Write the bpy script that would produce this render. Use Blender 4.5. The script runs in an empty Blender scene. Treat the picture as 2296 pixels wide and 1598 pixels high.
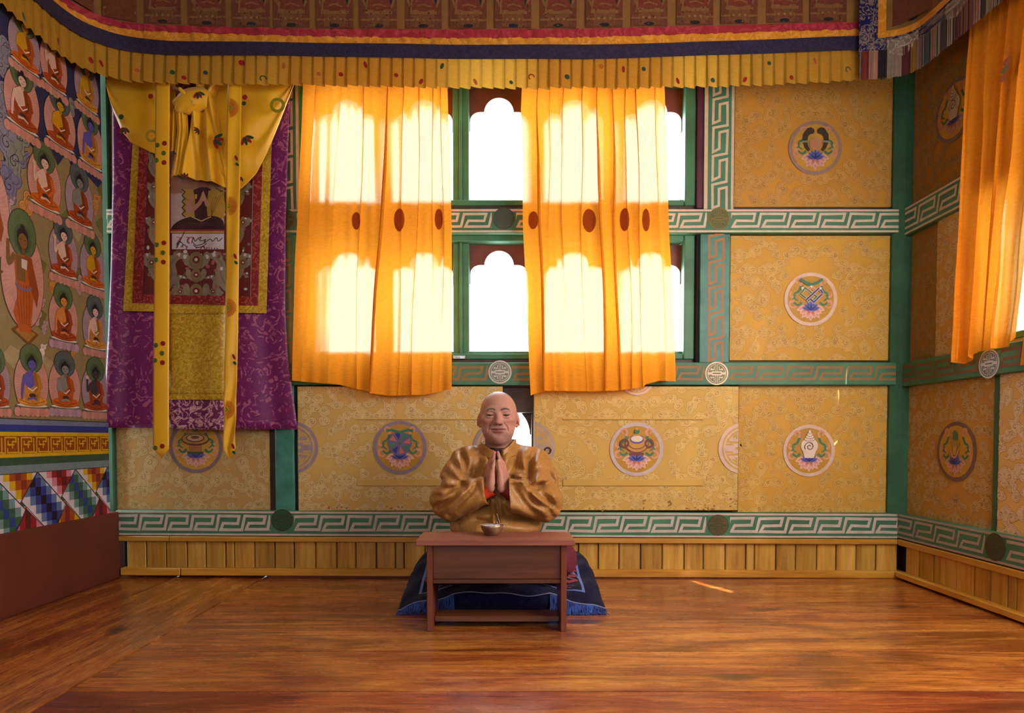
import bpy, bmesh, math, random
import numpy as np
from mathutils import Vector, Matrix
random.seed(7)
SC = bpy.context.scene
COL = SC.collection
pi = math.pi
# ------------------------------------------------------------------ camera
F, PX, PY = 1531.0, 1140.0, 1028.0
TILT, CAMH = math.radians(1.8), 0.73
cd = bpy.data.cameras.new('camera'); cam = bpy.data.objects.new('camera', cd); COL.objects.link(cam)
cam.location = (0, 0, CAMH); cam.rotation_euler = (math.radians(90) - TILT, 0, 0)
cd.sensor_width = 36.0; cd.lens = F / 2296 * 36.0
cd.shift_x = (1148 - PX) / 2296; cd.shift_y = (PY - 799) / 2296
cd.clip_start = 0.05; cd.clip_end = 60
SC.camera = cam
# ------------------------------------------------------------------ world, lights, exposure
w = bpy.data.worlds.new('world'); SC.world = w; w.use_nodes = True
WB = w.node_tree.nodes['Background']
WB.inputs[0].default_value = (0.86, 0.94, 1.0, 1); WB.inputs[1].default_value = 14.0
def area(name, loc, target, sx, sy, power, col):
    l = bpy.data.lights.new(name, 'AREA'); l.shape = 'RECTANGLE'; l.size = sx; l.size_y = sy
    l.energy = power; l.color = col
    o = bpy.data.objects.new(name, l); COL.objects.link(o); o.location = loc
    o.rotation_euler = (Vector(target) - Vector(loc)).to_track_quat('-Z', 'Y').to_euler()
    return o
area('window_light_right', (1.88, 1.75, 1.50), (-0.75, 3.0, 0.62), 1.7, 1.1, 84, (1.0, 0.98, 0.96))
area('rear_fill', (-0.2, -1.6, 1.55), (0, 3.2, 0.5), 2.6, 1.0, 42, (0.90, 0.96, 1.0))  # added soft fill behind the camera
sl = bpy.data.lights.new('sun', 'SUN'); sl.energy = 50.0; sl.angle = 0.009; sl.color = (1.0, 0.95, 0.85)
sun = bpy.data.objects.new('sun', sl); COL.objects.link(sun)
SUN_DIR = Vector((-0.405, 0.770, -0.540)).normalized()      # travelling direction
sun.rotation_euler = SUN_DIR.to_track_quat('-Z', 'Y').to_euler()
SC.view_settings.view_transform = 'Standard'; SC.view_settings.look = 'None'
SC.view_settings.gamma = 1.0; SC.view_settings.use_curve_mapping = False
SC.view_settings.exposure = 0.0
cy = SC.cycles
cy.max_bounces = 8; cy.diffuse_bounces = 4; cy.glossy_bounces = 3; cy.transmission_bounces = 6
cy.transparent_max_bounces = 12; cy.sample_clamp_indirect = 6.0; cy.caustics_reflective = False; cy.caustics_refractive = False

# ------------------------------------------------------------------ photo ray -> plane helpers (room dimensions)
def ray(x, y):
    a = (x - PX) / F; b = -(y - PY) / F
    c, s = math.cos(TILT), math.sin(TILT)
    return (a, c + b * s, -s + b * c)
def on_y(x, y, Y): d = ray(x, y); k = Y / d[1]; return Vector((d[0] * k, Y, CAMH + d[2] * k))
def on_x(x, y, X): d = ray(x, y); k = X / d[0]; return Vector((X, d[1] * k, CAMH + d[2] * k))
def on_z(x, y, Z): d = ray(x, y); k = (Z - CAMH) / d[2]; return Vector((d[0] * k, d[1] * k, Z))

# ------------------------------------------------------------------ colours, materials
def lin(c):
    c = c / 255.0
    return c / 12.92 if c <= 0.04045 else ((c + 0.055) / 1.055) ** 2.4
def C(r, g, b): return (lin(r), lin(g), lin(b), 1.0)
MATS = {}
class NT:
    def __init__(s, name):
        s.m = bpy.data.materials.new(name); s.m.use_nodes = True; MATS[name] = s.m
        s.t = s.m.node_tree; s.b = s.t.nodes['Principled BSDF']; s.out = s.t.nodes['Material Output']
    def n(s, typ, **kw):
        k = s.t.nodes.new(typ)
        for a, v in kw.items():
            if a.startswith('i_'):
                key = a[2:]; k.inputs[int(key) if key.isdigit() else key.replace('_', ' ')].default_value = v
            else: setattr(k, a, v)
        return k
    def l(s, a, b): s.t.links.new(a, b)
    def set(s, **kw):
        for a, v in kw.items(): s.b.inputs[a.replace('_', ' ')].default_value = v
        return s
    def ramp(s, src, stops, interp='LINEAR'):
        r = s.n('ShaderNodeValToRGB'); r.color_ramp.interpolation = interp
        e = r.color_ramp.elements
        while len(e) < len(stops): e.new(0.5)
        for i, (p, c) in enumerate(stops): e[i].position = p; e[i].color = c
        s.l(src, r.inputs[0]); return r.outputs[0]
    def coords(s, scale=(1, 1, 1), kind='Object', rot=(0, 0, 0)):
        tc = s.n('ShaderNodeTexCoord'); mp = s.n('ShaderNodeMapping'); mp.inputs['Scale'].default_value = scale
        mp.inputs['Rotation'].default_value = rot
        s.l(tc.outputs[kind], mp.inputs[0]); return mp.outputs[0]
    def noise(s, vec, scale, detail=4, rough=0.55, dist=0.0):
        k = s.n('ShaderNodeTexNoise'); k.inputs['Scale'].default_value = scale; k.inputs['Detail'].default_value = detail
        k.inputs['Roughness'].default_value = rough; k.inputs['Distortion'].default_value = dist
        if vec: s.l(vec, k.inputs['Vector'])
        return k.outputs[0]
    def mix(s, fac, a, b, blend='MIX'):
        k = s.n('ShaderNodeMix', data_type='RGBA', blend_type=blend)
        for sock, v in ((k.inputs[0], fac), (k.inputs[6], a), (k.inputs[7], b)):
            if hasattr(v, 'links'): s.l(v, sock)
            else: sock.default_value = v
        return k.outputs[2]
    def bump(s, h, strength=0.3, dist=0.005):
        k = s.n('ShaderNodeBump'); k.inputs['Strength'].default_value = strength; k.inputs['Distance'].default_value = dist
        s.l(h, k.inputs['Height']); s.l(k.outputs[0], s.b.inputs['Normal'])
    def math(s, op, a, b=0.0, c=0.0):
        k = s.n('ShaderNodeMath', operation=op)
        for sock, v in zip(k.inputs, (a, b, c)):
            if hasattr(v, 'links'): s.l(v, sock)
            else: sock.default_value = v
        return k.outputs[0]
    def base(s, v): s.l(v, s.b.inputs['Base Color'])

def m_plain(name, col, rough=0.6, var=0.25, scale=9.0, spec=0.35, bump=0.08):
    t = NT(name); v = t.coords(kind='Object')
    n = t.noise(v, scale, 5)
    dark = tuple(c * (1 - var) for c in col[:3]) + (1,); lite = tuple(min(1, c * (1 + var)) for c in col[:3]) + (1,)
    t.base(t.ramp(n, [(0.3, dark), (0.7, lite)])); t.set(Roughness=rough, Specular_IOR_Level=spec)
    if bump: t.bump(t.noise(v, scale * 6, 4), bump, 0.004)
    return t.m
def m_wood(name, c1, c2, c3, axis='X', rough=0.35, scale=1.0, bump=0.12, coat=0.0):
    t = NT(name)
    sc = {'X': (1.2, 14, 14), 'Y': (14, 1.2, 14), 'Z': (14, 14, 1.2)}[axis]
    oi = t.n('ShaderNodeObjectInfo')
    v = t.coords(tuple(a * scale for a in sc), 'Object')
    add = t.n('ShaderNodeVectorMath', operation='ADD'); t.l(v, add.inputs[0])
    mul = t.n('ShaderNodeVectorMath', operation='SCALE'); mul.inputs[0].default_value = (37, 91, 53); t.l(oi.outputs['Random'], mul.inputs['Scale'])
    t.l(mul.outputs[0], add.inputs[1]); v = add.outputs[0]
    n1 = t.noise(v, 1.0, 6, 0.6, 0.6); n2 = t.noise(v, 4.0, 4, 0.6, 0.2)
    h = t.math('MULTIPLY_ADD', n2, 0.35, t.math('MULTIPLY', n1, 0.7))
    col = t.ramp(h, [(0.3, c1), (0.5, c2), (0.72, c3)])
    rv = t.math('MULTIPLY_ADD', oi.outputs['Random'], 0.35, 0.8)
    hs = t.n('ShaderNodeHueSaturation'); t.l(col, hs.inputs['Color']); t.l(rv, hs.inputs['Value'])
    t.base(hs.outputs[0]); t.set(Roughness=rough, Coat_Weight=coat, Coat_Roughness=0.2)
    t.bump(h, bump, 0.004)
    return t.m
def m_attr(name, rough=0.6, spec=0.3, wear=0.10, sheen=0.0, nscale=30.0, bump=0.05):
    t = NT(name); a = t.n('ShaderNodeAttribute', attribute_name='Col')
    v = t.coords(kind='Object')
    n = t.noise(v, nscale, 5, 0.65)
    d = t.ramp(n, [(0.3, (1 - wear * 2, 1 - wear * 2, 1 - wear * 2, 1)), (0.65, (1, 1, 1, 1))])
    t.base(t.mix(1.0, a.outputs['Color'], d, 'MULTIPLY'))
    t.set(Roughness=rough, Specular_IOR_Level=spec, Sheen_Weight=sheen)
    if bump: t.bump(t.noise(v, nscale * 9, 3), bump, 0.002)
    return t.m
m_attr('paint', 0.55, 0.3, 0.10); m_attr('print_cloth', 0.85, 0.15, 0.16, 0.2, 60)
m_attr('satin', 0.45, 0.35, 0.10, 0.3, 40)
m_plain('green_paint', C(62, 112, 82), 0.5, 0.28, 5)
m_plain('green_dark', C(48, 92, 66), 0.5, 0.3, 5)
m_plain('teal_paint', C(58, 118, 104), 0.45, 0.3, 14)
m_plain('maroon_paint', C(96, 46, 34), 0.55, 0.18, 4)
m_plain('maroon_board', C(104, 58, 50), 0.5, 0.3, 9)
m_plain('purple_jamb', C(78, 34, 54), 0.5, 0.2, 9)
m_plain('dark_wood', C(70, 48, 38), 0.5, 0.3, 8)
m_plain('plaster', C(170, 140, 95), 0.8, 0.12, 3)
m_plain('black_gap', C(22, 14, 10), 0.9, 0.1)
m_wood('wain_wood', C(126, 84, 26), C(186, 138, 52), C(212, 172, 84), 'Z', 0.38, 1.0)
m_wood('rail_wood', C(150, 92, 24), C(196, 138, 44), C(214, 168, 76), 'X', 0.38, 1.0)
m_wood('rail_wood_y', C(150, 92, 24), C(196, 138, 44), C(214, 168, 76), 'Y', 0.38, 1.0)
m_wood('table_wood', C(56, 26, 14), C(92, 48, 25), C(116, 66, 37), 'X', 0.36, 1.2)
m_wood('table_top', C(116, 62, 50), C(144, 86, 70), C(160, 108, 86), 'X', 0.34, 1.2)
m_wood('table_edge', C(76, 32, 20), C(106, 50, 30), C(126, 66, 40), 'Z', 0.36, 1.2)
def m_floor(name, ax):
    t = NT(name)
    geo = t.n('ShaderNodeNewGeometry'); oi = t.n('ShaderNodeObjectInfo')
    off = t.n('ShaderNodeVectorMath', operation='SCALE'); off.inputs[0].default_value = (7.3, 3.1, 0); t.l(oi.outputs['Random'], off.inputs['Scale'])
    add = t.n('ShaderNodeVectorMath', operation='ADD'); t.l(geo.outputs['Position'], add.inputs[0]); t.l(off.outputs[0], add.inputs[1])
    mp = t.n('ShaderNodeMapping'); mp.inputs['Scale'].default_value = (1.3, 16, 1) if ax == 'X' else (16, 1.3, 1); t.l(add.outputs[0], mp.inputs[0]); v = mp.outputs[0]
    mp2 = t.n('ShaderNodeMapping'); mp2.inputs['Scale'].default_value = (1.6, 4.5, 1) if ax == 'X' else (4.5, 1.6, 1); t.l(add.outputs[0], mp2.inputs[0]); v2 = mp2.outputs[0]
    n1 = t.noise(v, 1.0, 8, 0.66, 1.2); n2 = t.noise(v, 9.0, 5, 0.7, 0.2)
    h = t.math('MULTIPLY_ADD', n2, 0.42, t.math('MULTIPLY', n1, 0.62))
    col = t.ramp(h, [(0.28, C(66, 26, 9)), (0.42, C(130, 62, 22)), (0.53, C(172, 96, 38)), (0.68, C(206, 142, 66))])
    broad = t.noise(v2, 1.4, 5, 0.6, 0.8)
    red = t.ramp(broad, [(0.50, (0, 0, 0, 1)), (0.64, (1, 1, 1, 1))])
    dkp = t.ramp(t.noise(v2, 0.8, 4, 0.6, 1.0), [(0.36, (0.46, 0.40, 0.36, 1)), (0.52, (1, 1, 1, 1)), (0.70, (1.18, 1.16, 1.05, 1))]); col = t.mix(0.9, col, dkp, 'MULTIPLY')
    sp = t.n('ShaderNodeSeparateXYZ'); t.l(geo.outputs['Position'], sp.inputs[0])
    bk = t.math('MULTIPLY', t.ramp(sp.outputs[1], [(0.0, (0, 0, 0, 1)), (1.0, (0, 0, 0, 1))]), 1.0) if False else t.math('MULTIPLY', t.math('GREATER_THAN', sp.outputs[1], 3.36), t.ramp(t.noise(v2, 2.0, 4), [(0.40, (0.1, 0.1, 0.1, 1)), (0.60, (0.75, 0.75, 0.75, 1))]))
    redv = t.math('MAXIMUM', t.math('MULTIPLY', red, 0.55), bk)
    col = t.mix(redv, col, C(118, 34, 20))
    # knots: sparse stretched cells
    vor = t.n('ShaderNodeTexVoronoi'); vor.inputs['Scale'].default_value = 1.15; vor.inputs['Randomness'].default_value = 1.0
    mp3 = t.n('ShaderNodeMapping'); mp3.inputs['Scale'].default_value = (1.4, 3.6, 1) if ax == 'X' else (3.6, 1.4, 1)
    dn = t.n('ShaderNodeTexNoise'); dn.inputs['Scale'].default_value = 9.0; dn.inputs['Detail'].default_value = 3.0; t.l(add.outputs[0], dn.inputs['Vector'])
    dsub = t.n('ShaderNodeVectorMath', operation='MULTIPLY_ADD'); dsub.inputs[1].default_value = (0.10, 0.05, 0.0); t.l(dn.outputs[1], dsub.inputs[0]); t.l(add.outputs[0], dsub.inputs[2])
    t.l(dsub.outputs[0], mp3.inputs[0]); t.l(mp3.outputs[0], vor.inputs['Vector'])
    k = t.ramp(vor.outputs['Distance'], [(0.0, (1, 1, 1, 1)), (0.075, (0.85, 0.85, 0.85, 1)), (0.15, (0, 0, 0, 1))])
    col = t.mix(t.math('MULTIPLY', k, 0.85), col, C(34, 20, 16))
    fine = t.ramp(t.noise(v, 9.0, 3, 0.7), [(0.28, (0.7, 0.62, 0.6, 1)), (0.42, (1, 1, 1, 1))])
    col = t.mix(0.7, col, fine, 'MULTIPLY')
    hs = t.n('ShaderNodeHueSaturation'); t.l(col, hs.inputs['Color']); t.l(t.math('MULTIPLY_ADD', oi.outputs['Random'], 0.40, 0.80), hs.inputs['Value']); t.l(t.math('MULTIPLY_ADD', oi.outputs['Random'], 0.022, 0.487), hs.inputs['Hue']); col = hs.outputs[0]
    spv = t.n('ShaderNodeTexVoronoi'); spv.inputs['Scale'].default_value = 5.0; t.l(mp3.outputs[0], spv.inputs['Vector']); sk_ = t.ramp(spv.outputs['Distance'], [(0.0, (1, 1, 1, 1)), (0.06, (0.7, 0.7, 0.7, 1)), (0.11, (0, 0, 0, 1))]); col = t.mix(t.math('MULTIPLY', sk_, 0.55), col, C(60, 28, 14))
    t.base(col)
    rg = t.ramp(t.noise(v2, 3.0, 5, 0.6), [(0.3, (0.14, 0.14, 0.14, 1)), (0.7, (0.34, 0.34, 0.34, 1))])
    t.l(rg, t.b.inputs['Roughness']); t.set(Specular_IOR_Level=0.65, Coat_Weight=0.45, Coat_Roughness=0.22)
    bw = t.math('MULTIPLY_ADD', t.noise(v2, 1.2, 3), 1.6, t.math('MULTIPLY', h, 0.5))
    t.bump(bw, 0.16, 0.02)
    return t.m
m_floor('floor_x', 'X'); m_floor('floor_y', 'Y')
def m_sheer(name, col, tcol, transp=0.2, trans=0.55, blur=0.0):
    t = NT(name); N = t.t.nodes
    v = t.coords((1, 1, 1), 'Object')
    weave = t.noise(t.coords((40, 40, 140), 'Object'), 1.0, 4, 0.7)
    cc = t.ramp(weave, [(0.35, tuple(x * 0.86 for x in col[:3]) + (1,)), (0.65, col)])
    dif = t.n('ShaderNodeBsdfDiffuse'); trl = t.n('ShaderNodeBsdfTranslucent'); tra = t.n('ShaderNodeBsdfTransparent')
    t.l(cc, dif.inputs[0]); t.l(cc, trl.inputs[0]); tra.inputs[0].default_value = tcol
    m1 = t.n('ShaderNodeMixShader'); m1.inputs[0].default_value = trans; t.l(dif.outputs[0], m1.inputs[1]); t.l(trl.outputs[0], m1.inputs[2])
    m2 = t.n('ShaderNodeMixShader'); t.l(m1.outputs[0], m2.inputs[1]); t.l(tra.outputs[0], m2.inputs[2])
    wv = t.ramp(t.noise(t.coords((30, 30, 220), 'Object'), 1.0, 3, 0.7), [(0.35, (transp * 0.8,) * 3 + (1,)), (0.65, (transp * 1.25,) * 3 + (1,))])
    t.l(wv, m2.inputs[0])
    last = m2.outputs[0]
    if blur > 0:
        rf = t.n('ShaderNodeBsdfRefraction'); rf.inputs[0].default_value = tcol; rf.inputs['Roughness'].default_value = 0.42; rf.inputs['IOR'].default_value = 1.25
        m3 = t.n('ShaderNodeMixShader'); m3.inputs[0].default_value = blur; t.l(last, m3.inputs[1]); t.l(rf.outputs[0], m3.inputs[2]); last = m3.outputs[0]
    t.l(last, t.out.inputs[0]); N.remove(t.b)
    return t.m
m_sheer('curtain_sheer', (0.95, 0.33, 0.022, 1), (1.0, 0.93, 0.80, 1), 0.012, 0.24, 0.050)
m_sheer('valance_yellow', (0.52, 0.28, 0.035, 1), (1.0, 0.8, 0.4, 1), 0.008, 0.26)
def m_brocade(name, base, fig, fig2, scale, rough=0.5, thr=0.52, metallic=0.0, dist=2.5, sheen=0.12):
    t = NT(name); v = t.coords((1, 0.2, 1), 'Object')
    n = t.noise(v, scale, 2, 0.5, dist); n2 = t.noise(v, scale * 2.3, 2, 0.5, dist * 0.7)
    f = t.ramp(n, [(thr - 0.02, (0, 0, 0, 1)), (thr + 0.02, (1, 1, 1, 1)), (thr + 0.10, (1, 1, 1, 1)), (thr + 0.13, (0, 0, 0, 1))])
    f2 = t.ramp(n2, [(0.52, (0, 0, 0, 1)), (0.58, (1, 1, 1, 1))])
    c = t.mix(t.math('MULTIPLY', f2, 0.45), base, fig2)
    c = t.mix(t.math('MULTIPLY', f, 0.9), c, fig)
    t.base(c); t.set(Roughness=rough, Sheen_Weight=sheen, Metallic=metallic, Specular_IOR_Level=0.4)
    t.bump(f, 0.12, 0.002)
    return t.m
m_brocade('purple_brocade', C(112, 22, 92), C(168, 92, 122), C(84, 16, 86), 15, 0.42, 0.58, 0.0, 3.0)
m_brocade('purple_light', C(100, 26, 84), C(208, 164, 168), C(72, 18, 74), 17, 0.42, 0.50, 0.0, 3.0)
m_brocade('yellow_brocade', C(176, 140, 24), C(206, 172, 54), C(148, 112, 18), 26, 0.4, 0.5)
m_brocade('red_brocade', C(122, 20, 26), C(166, 74, 66), C(96, 12, 20), 30, 0.45, 0.55)
m_brocade('blue_brocade', C(22, 26, 84), C(128, 116, 100), C(14, 14, 48), 24, 0.4, 0.47)
m_brocade('navy_cloth', C(24, 22, 50), C(44, 36, 72), C(18, 16, 40), 34, 0.6, 0.52)
m_brocade('gold_satin', C(206, 138, 34), C(220, 156, 60), C(182, 112, 24), 14, 0.4, 0.55)
m_brocade('pink_satin', C(154, 38, 56), C(172, 60, 72), C(132, 26, 44), 14, 0.42, 0.55)
m_brocade('robe_brocade', C(158, 108, 50), C(178, 128, 66), C(144, 96, 42), 130, 0.42, 0.50, 0.0, 1.5, 0.04)
def m_glass():
    t = NT('window_glass'); N = t.t.nodes
    tr = t.n('ShaderNodeBsdfTransparent'); gl = t.n('ShaderNodeBsdfGlossy'); gl.inputs['Roughness'].default_value = 0.02
    fr = t.n('ShaderNodeMath', operation='MULTIPLY'); lw = t.n('ShaderNodeLayerWeight'); lw.inputs[0].default_value = .25; t.l(lw.outputs['Facing'], fr.inputs[0]); fr.inputs[1].default_value = .22
    mx = t.n('ShaderNodeMixShader'); t.l(fr.outputs[0], mx.inputs[0]); t.l(tr.outputs[0], mx.inputs[1]); t.l(gl.outputs[0], mx.inputs[2])
    t.l(mx.outputs[0], t.out.inputs[0]); N.remove(t.b)
m_glass()
t = NT('steel'); t.base(t.ramp(t.noise(t.coords(), 20), [(0.3, C(120, 120, 120)), (0.7, C(180, 180, 180))])); t.set(Metallic=1.0, Roughness=0.3)
t = NT('bowl_metal'); t.base(t.ramp(t.noise(t.coords(), 30), [(0.3, C(120, 92, 66)), (0.7, C(186, 150, 116))])); t.set(Metallic=0.55, Roughness=0.35)

# ------------------------------------------------------------------ object helpers
def link(name, me, mat=None, parent=None, loc=None):
    o = bpy.data.objects.new(name, me); COL.objects.link(o)
    if mat is not None:
        for m in (mat if isinstance(mat, (list, tuple)) else [mat]):
            me.materials.append(MATS[m] if isinstance(m, str) else m)
    if parent is not None: o.parent = parent
    if loc is not None: o.location = loc
    return o
def empty(name, loc=(0, 0, 0)):
    o = bpy.data.objects.new(name, None); COL.objects.link(o); o.location = loc; o.empty_display_size = 0.05
    return o
def tag(o, label=None, cat=None, group=None, kind=None):
    for k, v in (('label', label), ('category', cat), ('group', group), ('kind', kind)):
        if v: o[k] = v
    return o
def child(name, me, mat, parent):
    """mesh given in world coordinates, parented to an (unrotated) thing"""
    o = link(name, me, mat, parent)
    p = parent; off = Vector((0, 0, 0))
    while p is not None: off += p.location; p = p.parent
    o.location = -off
    return o
def mesh(verts, faces, smooth=False, name='m'):
    me = bpy.data.meshes.new(name); me.from_pydata([tuple(v) for v in verts], [], faces); me.update()
    if smooth: me.polygons.foreach_set('use_smooth', [True] * len(me.polygons))
    return me
def bm_mesh(bm, smooth=False):
    me = bpy.data.meshes.new('m'); bm.to_mesh(me); bm.free()
    if smooth: me.polygons.foreach_set('use_smooth', [True] * len(me.polygons))
    return me
def box_bm(bm, lo, hi, bev=0.0):
    r = bmesh.ops.create_cube(bm, size=1.0)
    c = [(a + b) / 2 for a, b in zip(lo, hi)]; s = [abs(b - a) for a, b in zip(lo, hi)]
    for v in r['verts']: v.co = Vector((c[0] + v.co.x * s[0], c[1] + v.co.y * s[1], c[2] + v.co.z * s[2]))
    if bev > 0:
        es = list({e for v in r['verts'] for e in v.link_edges})
        bmesh.ops.bevel(bm, geom=es, offset=min(bev, min(s) * 0.4), segments=1, affect='EDGES')
def boxes(lst, bev=0.0):
    bm = bmesh.new()
    for lo, hi in lst: box_bm(bm, lo, hi, bev)
    return bm_mesh(bm)
def box(lo, hi, bev=0.003): return boxes([(lo, hi)], bev)
def prism(poly, thick):
    """poly: list of 3D points, extruded by vector thick"""
    n = len(poly); t = Vector(thick); p = [Vector(q) for q in poly]
    v = p + [q + t for q in p]
    f = [list(range(n))[::-1], list(range(n, 2 * n))] + [[i, (i + 1) % n, n + (i + 1) % n, n + i] for i in range(n)]
    me = mesh(v, f); bm = bmesh.new(); bm.from_mesh(me); bmesh.ops.recalc_face_normals(bm, faces=bm.faces); bm.to_mesh(me); bm.free()
    return me
def grid_mesh(P, smooth=True, closed_u=False):
    P = np.asarray(P); a, b = P.shape[:2]
    v = P.reshape(-1, 3)
    f = []
    for i in range(a - 1):
        for j in range(b - (0 if closed_u else 1)):
            j2 = (j + 1) % b
            f.append((i * b + j, i * b + j2, (i + 1) * b + j2, (i + 1) * b + j))
    return mesh(v, f, smooth)
def solidify(o, th, off=0.0):
    m = o.modifiers.new('thickness', 'SOLIDIFY'); m.thickness = th; m.offset = off; return o
def lathe(prof, n=40, center=(0, 0, 0)):
    P = [[(center[0] + r * math.cos(2 * pi * k / n), center[1] + r * math.sin(2 * pi * k / n), center[2] + z) for k in range(n)] for r, z in prof]
    return grid_mesh(P, True, True)
def tube_mesh(pts, r, n=6, taper=None):
    V = []; Fc = []; pts = [Vector(p) for p in pts]
    for i, p in enumerate(pts):
        d = (pts[min(i + 1, len(pts) - 1)] - pts[max(i - 1, 0)]).normalized()
        a = d.orthogonal().normalized(); b = d.cross(a); rr = r if taper is None else r * (1 + (taper - 1) * i / (len(pts) - 1))
        for k in range(n): V.append(p + (a * math.cos(2 * pi * k / n) + b * math.sin(2 * pi * k / n)) * rr)
    for i in range(len(pts) - 1):
        for k in range(n): Fc.append((i * n + k, i * n + (k + 1) % n, (i + 1) * n + (k + 1) % n, (i + 1) * n + k))
    Fc.append(tuple(range(n))[::-1]); Fc.append(tuple((len(pts) - 1) * n + k for k in range(n)))
    return V, Fc
def interp(tbl, x):
    xs = [a for a, _ in tbl]; ys = [b for _, b in tbl]
    return float(np.interp(x, xs, ys))

# ------------------------------------------------------------------ Paint: flat coats of colour as thin layered geometry
class Paint:
    def __init__(s, clip=None): s.p = []; s.clip = clip; s.bz = 0
    def _clip(s, pts):
        if not s.clip: return pts
        x0, y0, x1, y1 = s.clip
        for ax, lim, sg in ((0, x0, 1), (0, x1, -1), (1, y0, 1), (1, y1, -1)):
            out = []; n = len(pts)
            if all(sg * (q[ax] - lim) >= 0 for q in pts): continue
            for i in range(n):
                a, b = pts[i], pts[(i + 1) % n]; da, db = sg * (a[ax] - lim), sg * (b[ax] - lim)
                if da >= 0: out.append(a)
                if (da >= 0) != (db >= 0):
                    k = da / (da - db); out.append((a[0] + (b[0] - a[0]) * k, a[1] + (b[1] - a[1]) * k))
            pts = out
            if len(pts) < 3: return None
        return pts
    def poly(s, pts, col, z=0):
        pts = [tuple(a) for a in pts]
        if len(pts) == 4:
            cr = [(pts[i - 1][0] - pts[i - 2][0]) * (pts[i][1] - pts[i - 1][1]) - (pts[i - 1][1] - pts[i - 2][1]) * (pts[i][0] - pts[i - 1][0]) for i in range(4)]
            if min(cr) < 0 < max(cr): s.poly([pts[0], pts[1], pts[2]], col, z); s.poly([pts[0], pts[2], pts[3]], col, z); return
        q = s._clip(pts)
        if q and len(q) >= 3:
            ar = abs(sum(q[i - 1][0] * q[i][1] - q[i][0] * q[i - 1][1] for i in range(len(q))))
            if ar > 2e-8: s.p.append((q, col, z + s.bz))
    def rect(s, x0, y0, x1, y1, col, z=0): s.poly([(x0, y0), (x1, y0), (x1, y1), (x0, y1)], col, z)
    def disc(s, x, y, r, col, z=0, ry=None, n=14, rot=0.0, a0=0.0, a1=2 * pi):
        ry = r if ry is None else ry; c, sn = math.cos(rot), math.sin(rot); pts = []
        full = abs(a1 - a0 - 2 * pi) < 1e-6
        for k in range(n if full else n + 1):
            a = a0 + (a1 - a0) * k / n; ex, ey = r * math.cos(a), ry * math.sin(a)
            pts.append((x + ex * c - ey * sn, y + ex * sn + ey * c))
        s.poly(pts, col, z)
    def ring(s, x, y, r0, r1, col, z=0, n=36, ky=1.0, a0=0.0, a1=2 * pi):
        for k in range(n):
            a, b = a0 + (a1 - a0) * k / n, a0 + (a1 - a0) * (k + 1) / n
            s.poly([(x + r0 * math.cos(a), y + ky * r0 * math.sin(a)), (x + r1 * math.cos(a), y + ky * r1 * math.sin(a)),
                    (x + r1 * math.cos(b), y + ky * r1 * math.sin(b)), (x + r0 * math.cos(b), y + ky * r0 * math.sin(b))], col, z)
    def stroke(s, pts, w0, col, z=0, w1=None, sq=True):
        w1 = w0 if w1 is None else w1; n = len(pts)
        if n < 2: return
        L = []; R = []
        for i in range(n):
            a = pts[max(i - 1, 0)]; b = pts[min(i + 1, n - 1)]; p = pts[i]
            w = (w0 + (w1 - w0) * i / (n - 1)) / 2
            if 0 < i < n - 1:
                d1 = (p[0] - a[0], p[1] - a[1]); d2 = (b[0] - p[0], b[1] - p[1])
                l1 = math.hypot(*d1) or 1e-9; l2 = math.hypot(*d2) or 1e-9
                n1 = (-d1[1] / l1, d1[0] / l1); n2 = (-d2[1] / l2, d2[0] / l2)
                mx, my = n1[0] + n2[0], n1[1] + n2[1]; k = mx * mx + my * my
                if k < 0.15: mx, my, k = n1[0], n1[1], 1.0; mx *= 2; my *= 2; k = 4
                f = 2 * w / k
                L.append((p[0] + mx * f, p[1] + my * f)); R.append((p[0] - mx * f, p[1] - my * f))
            else:
                d = (b[0] - a[0], b[1] - a[1]); l = math.hypot(*d) or 1e-9; nx, ny = -d[1] / l, d[0] / l
                L.append((p[0] + nx * w, p[1] + ny * w)); R.append((p[0] - nx * w, p[1] - ny * w))
        for i in range(n - 1): s.poly([L[i], R[i], R[i + 1], L[i + 1]], col, z)
    def build(s, name, fn, parent, mat='paint', eps=0.0004, base=0.0006):
        """fn(u, v) -> (point, normal)"""
        V = []; Fc = []; cols = []
        for k, (pts, col, z) in enumerate(s.p):
            i0 = len(V); e = base + eps * (z + (k % 160) * 0.005)
            for u, v in pts:
                P, N = fn(u, v); V.append(P + N * e)
            Fc.append(tuple(range(i0, len(V)))); cols.extend([col] * len(pts))
        if not Fc: return None
        me = mesh(V, Fc)
        ca = me.color_attributes.new('Col', 'FLOAT_COLOR', 'CORNER')
        ca.data.foreach_set('color', np.asarray(cols, dtype=np.float32).ravel())
        o = child(name, me, mat, parent)
        if name.startswith(('printed_', 'woven_', 'painted_stain')) or name == 'fringe': o['kind'] = 'stuff'
        return o
def plane_back(Y): return lambda u, v: (Vector((u, Y, v)), Vector((0, -1, 0)))
def plane_right(X): return lambda u, v: (Vector((X, u, v)), Vector((-1, 0, 0)))
def plane_left(X): return lambda u, v: (Vector((X, u, v)), Vector((1, 0, 0)))
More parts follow.
